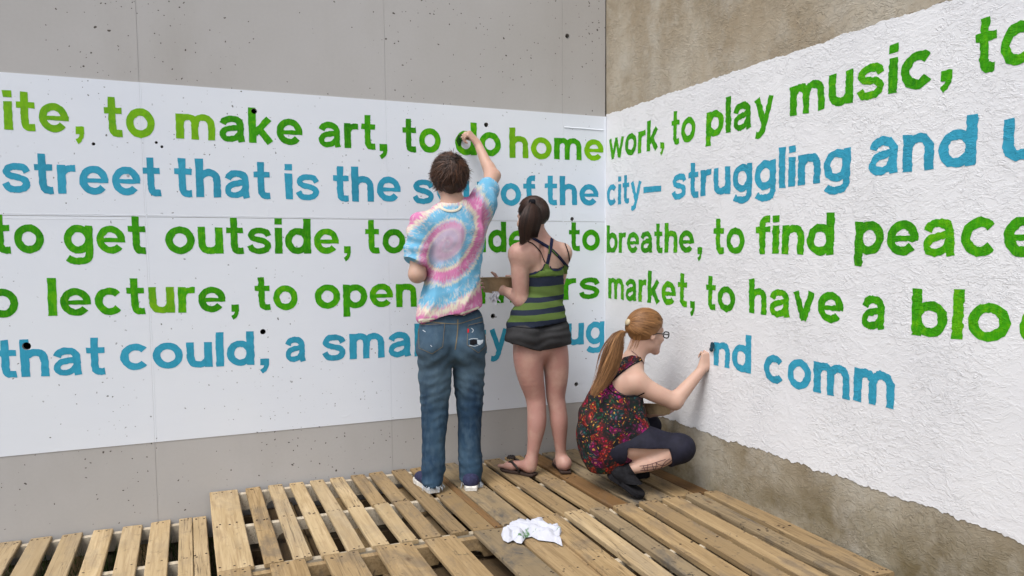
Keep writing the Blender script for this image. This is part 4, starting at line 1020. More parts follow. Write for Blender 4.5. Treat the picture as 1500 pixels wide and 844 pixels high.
tipsM = hand(s, wr, Rh, 1, [(1.0, 1.0, .5), (1.25, 1.1, .6), (1.45, 1.2, .6), (1.55, 1.2, .7)], thumb=(.25, .8, -.75), sc=.95)
# legs under the jeans
legL = [(637, 520, -.45, 16), (637, 560, -.45, 15), (637, 610, -.45, 12), (635, 655, -.47, 11), (634, 700, -.49, 10), (634, 712, -.49, 9.5)]
legR = [(686, 520, -.45, 16), (687, 560, -.45, 15), (688, 610, -.46, 12), (688, 655, -.47, 11), (689, 698, -.50, 10), (690, 708, -.50, 9.5)]
pchain(s, legL, .03); pchain(s, legR, .03)
V, Q = s.mesh(); body = qmesh('body', V, Q, M['skin1'], man, 2)
eyes(T, RH, 1.02, man)
# --- shirt
s = Sdf((-1.62, -.74, .80), (-.74, .02, 1.78), .0052)
pchain(s, [(667, 325, -.435, 34), (667, 345, -.435, 43), (666, 368, -.43, 41), (665, 395, -.43, 39.5), (663, 430, -.43, 42.5), (661.5, 455, -.43, 47), (661.5, 485, -.43, 50)], .04, flat=(EY, .66))
s.cone(shL+np.array((.01, 0, .003)), shR+np.array((-.01, 0, 0)), .060, .062, .05); s.cone(PX(664, 318, -.43), PX(667, 340, -.43), .066, .08, .03)
aL = PX(608.5, 384, -.45); s2 = Sdf(s.lo, s.lo+(s.n-1)*s.h, s.h); s2.cone(shL, aL, .062, .070, .03); hemL = (aL-shL)/np.linalg.norm(aL-shL)
aR = PX(716, 276, -.30); s3 = Sdf(s.lo, s.lo+(s.n-1)*s.h, s.h); s3.cone(shR, aR+(aR-shR)*.1, .066, .062, .035); s.cone(PX(694, 335, -.43), PX(713, 300, -.38), .062, .055, .05)
s2.cut(aL+hemL*.004, hemL+np.array((-.22, 0, 0)), .003)
hemR = (aR-shR)/np.linalg.norm(aR-shR); s3.cut(aR+hemR*.006, hemR+np.array((.1, 0, -.1)), .003); s.merge(s2, .05); s.merge(s3, .04)
# slanted bottom hem
pa, pb = PX(613, 473, -.5), PX(713, 449, -.5); nh = np.cross(EY, (pb-pa)); nh = nh if nh[2] < 0 else -nh
s.cut(pa, nh, .003, near=((pa+pb)/2+np.array((0, .05, -.1)), .42))
# neck opening
s.cone(PX(661, 296, -.43), PX(660, 284, -.40), .062, .075, .006, sub=True)
p1, p2 = PX(700, 345, -.5), PX(632, 425, -.5)
def folds(V, NV):
    x, y, z = V[:, 0], V[:, 1], V[:, 2]
    c1 = np.array((-1.10, 1.55)); u = (x-c1[0])*.62+(z-c1[1])*.78; w = (x-c1[0])*.78-(z-c1[1])*.62
    d = .014*(1-np.abs(np.sin(w*15+1.8*vn(V, 5, 3)+u*2.5)))**2.2*1.4*np.clip((1.50-z)*2.2, 0, 1)*(.55+.45*vn(V, 4, 5))
    d += .006*(1-np.abs(vn(V*np.array((1, 1, .5))+.04*vn(V, 6, 2)[:, None], 11, 8))*2.2)+.003*vn(V, 30, 9)
    low = np.clip((1.10-z)*4, 0, 1); d += low*.010*np.sin(x*26+1.4*vn(V, 6, 2))*(.6+.4*vn(V, 5, 6))
    slv = np.clip((-1.36-x)*10, 0, 1); d += slv*.006*np.sin(z*60+3*vn(V, 8, 7))
    return d
V, Q = s.mesh(); shirt = qmesh('t_shirt', V, Q, M['tiedye'], man, 3, folds)
bv = bvh_of([shirt])
stroke_px('hem_band', bv, [(613.5, 470), (640, 467.5), (665, 463.5), (690, 455.5), (711, 447.5)], 5.0, -.5, M['hem'], man, .0025)
stroke_px('collar', bv, [(644, 303.5), (652, 308), (662, 309.5), (671, 307), (676, 301)], 3.4, -.48, M['hem'], man, .0035, .001)
# --- jeans
s = Sdf((-1.56, -.72, -.005), (-.90, -.18, 1.02), .0052)
s.cone(PX(641, 478, -.435), PX(682, 474, -.435), .098, .100, .05, flat=(EY, .86))
s.cone(PX(638, 507, -.44), PX(684, 504, -.44), .103, .105, .05, flat=(EY, .9))
for px_ in (637, 686): s.ell(PX(px_, 512, -.505), (.078, .062, .082), None, .05)
pchain(s, [(636, 520, -.45, 24), (637, 552, -.45, 24), (637, 580, -.45, 21.5), (636.5, 612, -.45, 19.5), (635.5, 645, -.465, 17.4), (635, 680, -.48, 16.6), (633, 704, -.49, 15.2), (633, 720, -.495, 15.2)], .03)
pchain(s, [(687, 520, -.45, 23.5), (687, 550, -.45, 22.5), (688, 582, -.45, 20), (688, 615, -.455, 18), (688, 648, -.47, 16.8), (689, 680, -.485, 17.2), (689.5, 702, -.50, 15), (690, 718, -.50, 15)], .03)
s.cut(PX(661, 458, -.5)+np.array((0, 0, .0)), (-.15, 0, 1), .004)
s.cut(PX(633, 712, -.52), (0, .25, -1), .003, near=(PX(633, 722, -.50), .14)); s.cut(PX(690, 709, -.54), (0, .25, -1), .003, near=(PX(690, 720, -.51), .13))
def jfolds(V, NV):
    z = V[:, 2]; d = .003*vn(V*np.array((1, 1, .6)), 14, 4)+.0025*vn(V, 34, 6)
    kn_ = np.exp(-((z-.50)/.16)**2)+1.3*np.clip((.26-z)*5, 0, 1); sx = np.sign(V[:, 0]+1.232)
    rg_ = 1-2.4*np.abs(vn(np.stack([V[:, 0]*.8+z*.5*sx, V[:, 1], z*1.5+V[:, 0]*.9*sx], 1)+.03*vn(V, 9, 5)[:, None], 13, 1)); d += kn_*.0065*np.clip(rg_, -1, 1)*.62+kn_*.0012*np.sin(z*125+V[:, 0]*30*sx+4*vn(V, 9, 13))
    cr_ = np.exp(-((z-.70)/.07)**2); d += cr_*.004*np.sin(z*70+np.abs(V[:, 0]+1.232)*60+2*vn(V, 9, 11))
    return d
V, Q = s.mesh(); jeans = qmesh('jeans', V, Q, M['denim'], man, 2, jfolds)
bj = bvh_of([jeans])
for nm, ol in (('back_pocket', [(613.5, 476), (651, 474), (648, 508), (633, 518), (614.5, 510)]), ('back_pocket', [(685.5, 476.5), (709, 471), (711, 507), (700, 517), (684, 505)])):
    pk = patch(nm, bj, ol, -.5, M['denim_dark'] if False else M['denim'], man, .0028)
    stroke_px('pocket_stitching', bj, [ol[0], ol[1]], .7, -.5, M['stitch'], man, .0038)
    for a, b in ((1, 2), (2, 3), (3, 4), (4, 0)): stroke_px('pocket_stitching', bj, [ol[a], ol[b]], .6, -.5, M['stitch'], man, .0038)
    stroke_px('pocket_hem', bj, [(ol[0][0], ol[0][1]+1.8), (ol[1][0], ol[1][1]+1.8)], 2.6, -.5, M['denim_dark'], man, .0034)
stroke_px('yoke_seam', bj, [(614, 470), (640, 472.5), (668, 474.5), (690, 469), (709, 463)], .9, -.5, M['stitch'], man, .003)
stroke_px('back_seam', bj, [(670.5, 468), (670, 485), (668.5, 500), (666.5, 512)], 1.6, -.5, M['stitch'], man, .003)
stroke_px('waistband', bj, [(672, 462.5), (690, 458), (710, 452.5)], 6.5, -.5, M['denim_dark'], man, .004, .001)
stroke_px('belt_loop', bj, [(705, 450), (706.5, 459)], 2.4, -.5, M['leather'], man, .007)
patch('pocket_hole', bj, [(688, 499), (694, 497.5), (698, 499), (698, 504), (693, 506), (688, 505)], -.5, M['black'], man, .0045)
patch('frayed_patch', bj, [(698, 498), (703, 499), (707, 498), (706, 503), (702, 506), (699, 504.5)], -.5, M['fray'], man, .0047)
for q in ([(686.5, 498), (692, 496.5), (699, 497)], [(687, 506), (694, 507.5), (700, 506)], [(690, 481), (693, 484), (691, 488)], [(620, 484), (624, 487)], [(631, 506), (633, 508)]): stroke_px('frayed_thread', bj, q, .9, -.5, M['fray'], man, .005)
patch('pocket_tag', bj, [(684, 482), (686.5, 482), (686.5, 488), (684, 488)], -.5, M['red_tag'], man, .006)
# frayed hem threads
fr = MB()
for cx_, cy_, w_px, Yc in ((633, 711, 14, -.495), (690, 708, 13.5, -.51)):
    for i in range(46):
        a = random.uniform(PI*1.0, PI*2.0); rx = w_px/250.; c = PX(cx_, cy_, Yc); p = c+np.array((rx*math.cos(a), rx*math.sin(a)*.95, random.uniform(.0, .012)))
        q = p+np.array((random.uniform(-.012, .012), random.uniform(-.014, .002), -random.uniform(.008, .032))); q[2] = max(q[2], .004)
        fr.tube([p, (p+q)/2+np.array((random.uniform(-.005, .005), -.003, 0)), q], [.0012, .0011, .0006], 3, False)
fr.build('frayed_hem', M['fray'], man, kind='stuff')
# --- shoes
hl, tl = npv(onG(637, 724)), npv(onG(606, 698)); dl = (tl-hl)/np.linalg.norm(tl-hl); tl = hl+dl*.285
shoe(hl+np.array((0, .01, 0)), tl, man, M['canvas_navy'], M['rubber_white'], PX(634, 702, -.49))
hr_, tr = npv(onG(691, 721)), npv(onG(689, 688)); dr = (tr-hr_)/np.linalg.norm(tr-hr_); tr = hr_+dr*.285
shoe(hr_+np.array((0, .01, 0)), tr, man, M['canvas_navy'], M['rubber_white'], PX(690, 700, -.50))
# --- hair
def short_hair(T, R, sc, n, mat, parent):
    c, r = skull(T, R, sc, .012); st = []; wh = np.array((.18, -.72, .66)); wh /= np.linalg.norm(wh)
    for i in range(n):
        while True:
            d = np.random.normal(size=3); d /= np.linalg.norm(d)
            if d[1] > .55 and d[2] < .35: continue      # face
            if d[2] < -.62: continue
            if d[2] < -.30 and abs(d[0]) > .80 and d[1] > -.1: continue
            break
        L_ = random.uniform(.04, .10); pts, nr = [], []; g = random.uniform(-.006, .011); out_ = random.random()**4*.03; clp = noise.noise(Vector(d*6.0)); clq = noise.noise(Vector(d*5.0)+Vector((9, 2, 4)))
        ax = np.cross(wh, d); 
        if np.linalg.norm(ax) < .08: ax = np.random.normal(size=3)
        ax /= np.linalg.norm(ax); sw = clp*1.3+random.gauss(0, .16); ax2 = ax*math.cos(sw)+np.cross(d, ax)*math.sin(sw); dd = d.copy(); k = 6
        for j in range(k):
            a = L_/.105/(k-1)*(j > 0); dd = dd*math.cos(a)+np.cross(ax2, dd)*math.sin(a)+ax2*(ax2@dd)*(1-math.cos(a)); dd /= np.linalg.norm(dd)
            dn = dd.copy()
            if dn[2] < -.60: dn[2] = -.60
            p, nn = on_skull(c, r, R, dn); p = p+nn*(g+.004*math.sin(j*.9+i)+.007*clq+out_*(j/(k-1))**2); pts.append(p); nr.append(nn)
        st.append((pts, nr, random.uniform(.002, .005), min(1, max(0, .30+1.0*clq+random.gauss(0, .22)))))
    return hair_mesh('hair', st, mat, parent)
c, r = skull(T, RH, 1.02, .010)
s = Sdf(c-.16, c+.16, .005); s.ell(c, r, RH, .01); s.ell(c+RH@np.array((0, -.03, -.055)), r*np.array((.80, .72, .62)), RH, .03)
s.ell(T((0, .12, -.05)), (.085, .085, .095), RH, .01, sub=True)
s.cut(T((0, -.09, -.072)), RH@np.array((0, .25, -1)), .01)
V, Q = s.mesh(); hb = qmesh('hair', V, Q, M['hair_brown'], man, 1, lambda V, NV: .006*vn(V, 30, 3)+.004*vn(V*np.array((1, 1, .3)), 90, 5))
at = hb.data.color_attributes.new('tint', 'FLOAT_COLOR', 'POINT'); A_ = np.full((len(hb.data.vertices), 4), .12, np.float32); at.data.foreach_set('color', A_.ravel())
short_hair(T, RH, 1.02, 5200, M['hair_brown'], man)
fix(man)
# --- his brush
M['brush_wood'] = flat('wooden_brush_handle', (.40, .26, .12), .5, .4); 
M['ferrule'] = flat('metal_ferrule', (.45, .45, .45), .35, .6); M['ferrule'].node_tree.nodes['Principled BSDF'].inputs['Metallic'].default_value = .8
def brush(label, tip, tail, pmat):
    tip = np.array(tip); tail = np.array(tail); d = (tail-tip)/np.linalg.norm(tail-tip)
    b = empty('paint_brush', tuple(tip), label=label, cat='brush')
    mb = MB(); mb.tube([tip+d*.03, tip+d*.055, tail*.6+tip*.4, tail], [.006, .0045, .0062, .003], 8); mb.build('handle', M['brush_wood'], b, True)
    mb = MB(); mb.tube([tip+d*.022, tip+d*.04], [.0105, .0075], 10); mb.build('ferrule', M['ferrule'], b, True)
    mb = MB(); mb.tube([tip, tip+d*.006, tip+d*.014, tip+d*.024], [.005, .012, .0125, .010], 10); mb.build('bristles', pmat, b, True); fix(b); return b
gp_ = (tipsM[0]+tipsM[4])/2
bt = npv(onA(673.5, 203)); bt[1] = -.010
brush('small brush with wet green paint held by the man against the letter d', bt, gp_+(gp_-bt)*1.3, M['wet_green'])
# ============================================================ bare feet and sandals
def barefoot(s, heel, toe, ankle, side, calf_r=.032):
    h, R, L = foot_frame(heel, toe); T = lambda p: h+R@np.array(p)
    s.ell(T((0, .030, .034)), (.030, .034, .030), R, .02); s.cone(T((0, .035, .045)), ankle, .032, calf_r, .03)
    s.cone(T((0, .05, .045)), T((0, L*.72, .026)), .031, .030, .03, flat=(R[:, 2], .8)); s.cone(T((-.020*side, .05, .024)), T((-.024*side, L*.68, .018)), .022, .018, .02)
    s.cone(T((.016*side, L*.62, .024)), T((.020*side, L*.76, .022)), .024, .020, .02)
    for i in range(5):
        x = side*(.026-.0125*i); y0 = L*(.78-.022*i); y1 = L*(.985-.048*i); r = .0125 if i == 0 else .0085-.0004*i
        s.cone(T((x*.9, y0, .020)), T((x, y1, .016)), r, r*.9, .008)
    return T, R, L
def flipflop(T, L, side, parent, mat, strap):
    prof = [(0, .026), (.08, .032), (.30, .032), (.45, .033), (.62, .041), (.78, .045), (.90, .040), (.97, .028), (1.03, .008)]
    out = [(w, t*L) for t, w in prof]+[(-w, t*L) for t, w in reversed(prof)]; n = len(out); mb = MB()
    for z, g in ((.0005, .97), (.006, 1.02), (.013, 1.02), (.0155, .98)): mb.v += [tuple(T((x*g, (y-L/2)*g+L/2-.004, z-.012))) for x, y in out]
    for k in range(3):
        for i in range(n): mb.f.append((k*n+i, k*n+(i+1) % n, (k+1)*n+(i+1) % n, (k+1)*n+i))
    mb.f.append(tuple(range(n))[::-1]); mb.f.append(tuple(3*n+i for i in range(n)))
    o = mb.build('sandal', mat, parent)
    b = MB(); tp = (side*.013, L*.80, .034)
    for e in (-1, 1): b.tube([T((side*.013, L*.83, .004)), T(tp), T((e*.026, L*.62, .057)), T((e*.040, L*.42, .034)), T((e*.036, L*.34, .004))], [.004, .006, .0075, .007, .006], 7)
    b.build('sandal_strap', strap, o, True); return o
def combed(T, R, sc, tie, grow, n, mat, parent, hairline, tail, wid=(.004, .008)):
    """hair drawn back from the hairline to a tie, then a tail: tail(rand) gives its points"""
    c, r = skull(T, R, sc, grow); td = np.array(tie, float); td /= np.linalg.norm(td); st = []
    for i in range(n):
        while True:
            d = np.random.normal(size=3); d /= np.linalg.norm(d)
            if hairline(d): break
        k = 9; pts, nr = [], []; w = math.acos(max(-1, min(1, d@td))); bend = random.gauss(0, .04); g = random.uniform(-.004, .004); h2 = random.gauss(0, 1)
        for j in range(k):
            t = j/(k-1)*.97; a = math.sin((1-t)*w)/max(math.sin(w), .05); b = math.sin(t*w)/max(math.sin(w), .05); dd = d*a+td*b; dd /= np.linalg.norm(dd)
            dd = dd+np.cross(dd, td)*bend*math.sin(PI*t); p, nn = on_skull(c, r, R, dd); p = p+nn*(g+.004*(1-t)*math.sin(t*PI)); pts.append(p); nr.append(nn)
        az = math.atan2(*(lambda q: (q[0], q[2]))(d-td*(d@td))); tone = .5+.5*noise.noise(Vector((az*5, w*1.2, 3)))*1.7; st.append((pts, nr, random.uniform(*wid), min(1, max(0, .08+.55*tone+random.gauss(0, .13)))))
    for i in range(int(n*.8)):
        pts, nr = tail(i); tone = random.Random(500+i % 23).random(); st.append((pts, nr, random.uniform(wid[0]*.6, wid[1]*.9), min(1, max(0, .12+.65*tone+random.gauss(0, .13)))))
    return hair_mesh('hair', st, mat, parent)
def hair_cap(T, R, sc, grow, mat, parent, cuts, tint=.2):
    c, r = skull(T, R, sc, grow); s = Sdf(c-.15, c+.15, .005); s.ell(c, r, R, .01)
    for p, n in cuts: s.cut(T(p), R@np.array(n, float), .008)
    V, Q = s.mesh(); hb = qmesh('hair', V, Q, mat, parent, 1, lambda V, NV: .0025*vn(V, 40, 3))
    at = hb.data.color_attributes.new('tint', 'FLOAT_COLOR', 'POINT'); A_ = np.full((len(hb.data.vertices), 4), tint, np.float32); at.data.foreach_set('color', A_.ravel()); return hb
# ============================================================ woman in the striped tank top
def stripes():
    m = N('striped_knit', .85, .15); v = m.geo(); sp = m.n('ShaderNodeSeparateXYZ'); m.l(v, sp.inputs[0]); nz = m.noise(v, 6, 3)
    z = m.math('ADD', sp.outputs[2], m.math('MULTIPLY', m.math('SUBTRACT', nz, .5), .02)); z = m.math('SUBTRACT', z, m.math('MULTIPLY', m.math('ADD', sp.outputs[0], .64), .055))
    zz = [atY(803, y, -.52).z for y in (477, 468, 459, 451, 441.5, 434, 419, 405)]
    lo, hi = .80, 1.40; gr, nv = (.085, .135, .030), (.010, .013, .038)
    f = m.math('DIVIDE', m.math('SUBTRACT', z, lo), hi-lo); o = m.n('ShaderNodeValToRGB'); o.color_ramp.interpolation = 'CONSTANT'; e = o.color_ramp.elements
    st = [(0, nv)]; c = [nv, gr, nv, gr, nv, gr, nv, gr]
    for i in range(1, 8): st.append(((zz[i]-lo)/(hi-lo), c[i]))
    while len(e) < len(st): e.new(.5)
    for i, (p, cc) in enumerate(st): e[i].position = p; e[i].color = (*cc, 1)
    m.l(f, o.inputs[0]); kn = m.noise(m.geo((1, 1, 1)), 300, 2); m.color(m.mix(m.math('MULTIPLY', kn, .3), o.outputs[0], (.05, .07, .04)))
    m.bump(kn, .2, .001); return m.m
M['stripes'] = stripes(); M['navy'] = flat('navy_trim', (.014, .017, .045), .85, .15); M['green_trim'] = flat('green_trim', (.085, .14, .03), .85, .15)
M['shorts'] = flat('charcoal_jersey', (.038, .038, .040), .9, .10, .10, 25, False, .08); M['sandal'] = flat('brown_foam_sandal', (.045, .028, .022), .7, .25); M['sandal_strap'] = flat('dark_sandal_strap', (.018, .013, .012), .6, .3)
M['card'] = flat('brown_cardboard', (.30, .22, .13), .9, .1, .15, 20, False); M['card_in'] = flat('cardboard_inside', (.22, .19, .10), .9, .1, .3, 30, False)
w2 = empty('person', (-.66, -.45, 0), label='woman with dark ponytail in green and navy striped tank top and short grey shorts', cat='person')
R2 = frame((-.22, 1, -.10)); hc2 = PX(779, 321, -.405)
s = Sdf((-1.02, -.72, -.01), (-.36, -.02, 1.68), .005)
T2 = head(s, hc2, R2, .97); s.cone(T2((0, -.028, -.045)), PX(789, 356, -.44), .047, .052, .03)
sL, sR = PX(760, 372, -.45), PX(823, 371, -.44)
s.cone(PX(789, 352, -.44), sL, .042, .045, .045); s.cone(PX(789, 352, -.44), sR, .042, .044, .045); s.cone(sL, sR, .046, .045, .05)
pchain(s, [(793, 378, -.445, 25), (797, 400, -.44, 27), (799, 425, -.44, 26), (797, 445, -.44, 26.5), (790, 475, -.44, 34), (788, 497, -.44, 37)], .04, flat=(EY, .66))
for e in (-1, 1): s.ell(PX(789+15*e, 372, -.475), (.05, .032, .07), None, .04)
s.cone(PX(793, 362, -.50), PX(799, 425, -.515), .010, .010, .02, sub=True)
eL = PX(763, 441, -.44); wL = PX(737, 425, -.315); s.chain([sL, PX(761, 405, -.45), eL], [.050, .046, .040], .03); s.chain([eL, PX(753, 433, -.40), wL], [.040, .036, .024], .02)
Rh2 = np.stack([EZ*.96+EX*.25, -EX*.93+EZ*.25+EY*.25, -EY], 1); Rh2[:, 0] /= np.linalg.norm(Rh2[:, 0]); Rh2[:, 1] -= Rh2[:, 0]*(Rh2[:, 1]@Rh2[:, 0]); Rh2[:, 1] /= np.linalg.norm(Rh2[:, 1]); Rh2[:, 2] = np.cross(Rh2[:, 0], Rh2[:, 1])
hand(s, wL, Rh2, 1, [(.35, .4, .3), (.45, .5, .3), (.55, .6, .4), (.7, .7, .4)], thumb=(.85, .45, .1), sc=.93)
eR = PX(813, 432, -.30); wR = PX(765, 420, -.24); s.chain([sR, PX(820, 403, -.37), eR], [.046, .040, .036], .03); s.chain([eR, wR], [.036, .023], .02)
Rr = frame((-.85, .35, .1)); hand(s, wR, np.stack([Rr[:, 2], Rr[:, 1], np.cross(Rr[:, 2], Rr[:, 1])], 1), 1, [(.5, .5, .3)]*4, sc=.93)
pchain(s, [(776, 500, -.44, 23), (774, 522, -.44, 22.5), (777, 550, -.44, 19.5), (784, 580, -.435, 15), (786, 600, -.445, 14), (786, 622, -.455, 13.8), (782.5, 650, -.455, 10), (778, 676, -.45, 7.5)], .02)
pchain(s, [(808, 500, -.44, 22), (813, 522, -.44, 20), (815, 550, -.44, 17.5), (814, 580, -.435, 14), (817, 600, -.445, 13), (819, 620, -.455, 12.8), (820.5, 648, -.455, 9), (822, 672, -.45, 7)], .02)
h1, t1 = npv(onG(783, 698)), npv(onG(739, 689)); d1 = (t1-h1)/np.linalg.norm(t1-h1); FT1 = barefoot(s, h1+EZ*.014, h1+d1*.235+EZ*.014, PX(778, 676, -.45), -1)
h2, t2 = npv(onG(829, 695)), npv(onG(812, 672)); d2 = (t2-h2)/np.linalg.norm(t2-h2); FT2 = barefoot(s, h2+EZ*.014, h2+d2*.235+EZ*.014, PX(822, 672, -.45), 1, .029)
V, Q = s.mesh(); body2 = qmesh('body', V, Q, M['skin2'], w2, 1); eyes(T2, R2, .97, w2)
flipflop(FT1[0], FT1[2], -1, w2, M['sandal'], M['sandal_strap']); flipflop(FT2[0], FT2[2], 1, w2, M['sandal'], M['sandal_strap'])
fl = MB()
for k in range(9):
    a = 2*PI*k/9; c0 = FT1[0]((0, FT1[2]*.70, .066)); fl.tube([c0, c0+np.array((math.cos(a)*.018, math.sin(a)*.018, .008)), c0+np.array((math.cos(a+.5)*.026, math.sin(a+.5)*.026, .001))], [.006, .009, .003], 6)
fl.build('sandal_flower', M['sandal_strap'], w2, True, kind='stuff')
# tank
s = Sdf((-.90, -.66, .76), (-.44, -.22, 1.42), .005)
pchain(s, [(792, 376, -.445, 27.5), (797, 400, -.44, 29.5), (799, 425, -.44, 28.5), (797, 445, -.44, 29.5), (790, 466, -.44, 41), (787, 480, -.44, 46.5), (787, 492, -.44, 48)], .04, flat=(EY, .68))
s.cut(PX(803, 396.5, -.52), (-.14, 0, 1), .004); s.cut(PX(788, 477.5, -.5), (.10, 0, -1), .004)
def tf(V, NV): return .003*np.sin(V[:, 2]*95+V[:, 0]*14+2*vn(V, 7, 2))*np.clip((1.12-V[:, 2])*5, 0, 1)+.002*vn(V, 25, 4)+.002*np.sin(V[:, 2]*210+2*vn(V, 12, 1))*np.clip((V[:, 0]+.60)*10, 0, 1)
V, Q = s.mesh(); tank = qmesh('tank_top', V, Q, M['stripes'], w2, 2, tf)
b2 = bvh_of([body2, tank])
for pth, w in (([(778, 348), (791, 355), (806, 364.5), (820, 378), (831, 391)], 4.4), ([(808.5, 346), (807.5, 356), (806, 366), (803.5, 378), (801, 390)], 4.6)):
    stroke_px('tank_strap', b2, pth, w, -.5, M['navy'], w2, .003, .0015)
stroke_px('strap_stripe', b2, [(804, 360), (803.8, 366), (803.5, 372)], 1.3, -.5, M['green_trim'], w2, .006); stroke_px('strap_stripe', b2, [(808, 366), (812, 371), (816, 375)], 1.3, -.5, M['green_trim'], w2, .006)
patch('tank_back', b2, [(774, 402.5), (784, 400.5), (793, 395), (799, 386), (803, 387), (804.5, 392), (808, 395.5), (820, 395), (824, 390), (827, 387), (832, 391), (834, 397), (833, 402), (803, 404), (774.5, 406)], -.52, M['green_trim'], w2, .0045)
for pth in ([(774, 402.5), (785, 400), (793, 395), (798.5, 387)], [(805, 390), (808, 395), (815, 396.5), (821, 394.5), (824.5, 389)], [(826, 384), (830, 389), (834, 393)]): stroke_px('armhole_trim', b2, pth, 1.8, -.5, M['navy'], w2, .0065)
for pth in ([(772, 354), (780, 357.5), (788, 365), (794, 374), (799, 385)], [(827, 357), (831, 367), (833.5, 378), (833.5, 389)]): stroke_px('bra_strap', b2, pth, 1.5, -.5, M['black'], w2, .0035)
patch('bra_back', b2, [(807, 393), (824, 392), (822, 397), (810, 397)], -.52, M['black'], w2, .0035)
# shorts
s = Sdf((-.92, -.68, .62), (-.42, -.20, .98), .005)
s.cone(PX(773, 482, -.44), PX(806, 480, -.44), .110, .108, .05, flat=(EY, .80)); s.cone(PX(770, 500, -.44), PX(806, 500, -.44), .118, .112, .05, flat=(EY, .85))
for px_ in (771, 807): s.ell(PX(px_, 492, -.50), (.074, .06, .07), None, .04)
pchain(s, [(772, 500, -.44, 25), (771, 530, -.44, 25.5)], .03); pchain(s, [(812, 500, -.44, 22.5), (812, 530, -.44, 22.5)], .03)
s.cut(PX(788, 470, -.5), (0, 0, 1), .004)
s2 = Sdf(s.lo, s.lo+(s.n-1)*s.h, s.h); s2.f[:] = -1
pl_, pr_ = PX(740, 500, -.5), PX(790, 515, -.5); n_ = np.cross(EY, pr_-pl_); n_ = n_ if n_[2] < 0 else -n_; nA, nB = n_, None
pl2, pr2 = PX(788, 514, -.5), PX(836, 504, -.5); n2_ = np.cross(EY, pr2-pl2); n2_ = n2_ if n2_[2] < 0 else -n2_
g = [s.lo[i]+np.arange(s.n[i])*s.h for i in range(3)]; XX = np.stack(np.meshgrid(*g, indexing='ij'), -1)
dA = (XX-pl_)@(nA/np.linalg.norm(nA)); dB = (XX-pl2)@(n2_/np.linalg.norm(n2_)); dd_ = np.where(XX[..., 0] < pr_[0], dA, dB); s.f = np.maximum(s.f, dd_.astype(np.float32))
V, Q = s.mesh(); qmesh('shorts', V, Q, M['shorts'], w2, 2, lambda V, NV: .003*vn(V, 12, 3)+.002*np.sin(V[:, 2]*120+3*vn(V, 9, 5)))
b3 = bvh_of([o for o in w2.children if o.name.startswith('shorts')]); stroke_px('waist_seam', b3, [(745, 478), (790, 481), (832, 470)], .8, -.5, M['black'], w2, .003)
# hair
hl2 = lambda d: not ((d[1] > .30 and d[2] < .62-.1*d[1]) or d[2] < -.50 or (d[2] < .02 and d[1] > -.12 and abs(d[0]) > .5))
hair_cap(T2, R2, .97, .008, M['hair_dark'], w2, [((0, .055, .06), (0, 1, -.55)), ((0, -.06, -.062), (0, .35, -1)), ((0, .004, .0), (0, 1, -.9))], .15)
tie2 = PX(779.5, 297, -.515)
def tail2(i):
    cl_ = random.Random(i % 17); uc = cl_.uniform(-1, 1); tone = cl_.random()
    u = uc+random.gauss(0, .13); u = max(-1, min(1, u)); v_ = random.gauss(0, .4); e = 1 if u < .25 else .6
    ex, ey = 761+(u+1)*13.0+random.uniform(-1.5, 1.5), 360-(u+1)*7+random.uniform(-9, 2)
    P = [(779.5+u*2, 296), (779.5+u*11, 305), (778+u*17, 320), (775+u*16, 335), ((ex+774+u*12)/2, 348), (ex, ey)]
    Yd = [-.515, -.545, -.545, -.535, -.53, -.525]; pts = [PX(p[0], p[1], Yd[j]-.022*math.cos(u*1.5)*math.sin(PI*min(1, j/4))+v_*.006) for j, p in enumerate(P)]
    nr = [(-EY+EX*u*.8)/np.linalg.norm(-EY+EX*u*.8)]*6; return pts, nr
combed(T2, R2, .97, (.05, -.80, .60), .010, 2300, M['hair_dark'], w2, hl2, tail2, (.0022, .0045))
mb = MB(); mb.tube([tie2+EX*(-.012), tie2+EX*.012], [.02, .02], 10); mb.build('hair_tie', M['black'], w2, True)
fix(w2)
# ============================================================ trays
def tray(label, c, rz, top, bot, h, lab_rot=(0, 0)):
    t = empty('cardboard_tray', tuple(c), rz, label=label, cat='tray'); t.rotation_euler = (lab_rot[0], lab_rot[1], rz)
    n = 28; mb = MB()
    def loop(w, d, z, r): 
        o = []
        for i in range(n):
            a = 2*PI*i/n; x = math.copysign(abs(math.cos(a))**.45, math.cos(a))*w/2; y = math.copysign(abs(math.sin(a))**.45, math.sin(a))*d/2; o.append((x, y, z))
        return o
    for L_ in (loop(bot[0], bot[1], 0, 0), loop(top[0], top[1], h, 0), loop(top[0]+.012, top[1]+.012, h, 0), loop(top[0]+.012, top[1]+.012, h+.003, 0), loop(top[0]-.006, top[1]-.006, h+.003, 0), loop(bot[0]-.006, bot[1]-.006, .004, 0)): mb.v += L_
    for k in range(5):
        for i in range(n): mb.f.append((k*n+i, k*n+(i+1) % n, (k+1)*n+(i+1) % n, (k+1)*n+i))
    mb.f.append(tuple(range(n))[::-1]); mb.f.append(tuple(5*n+i for i in range(n))); mb.build('shell', M['card'], t)
    mb = MB(); L_ = loop(bot[0]*1.03, bot[1]*1.03, .018, 0); mb.add(L_, [tuple(range(n))]); mb.build('paint', M['wet_green'] if 'green' in label else M['wet_blue'], t); return t
tray('open brown cardboard tray held by the woman in the striped top', PX(727.5, 428, -.27), .1, (.175, .13), (.145, .10), .082)
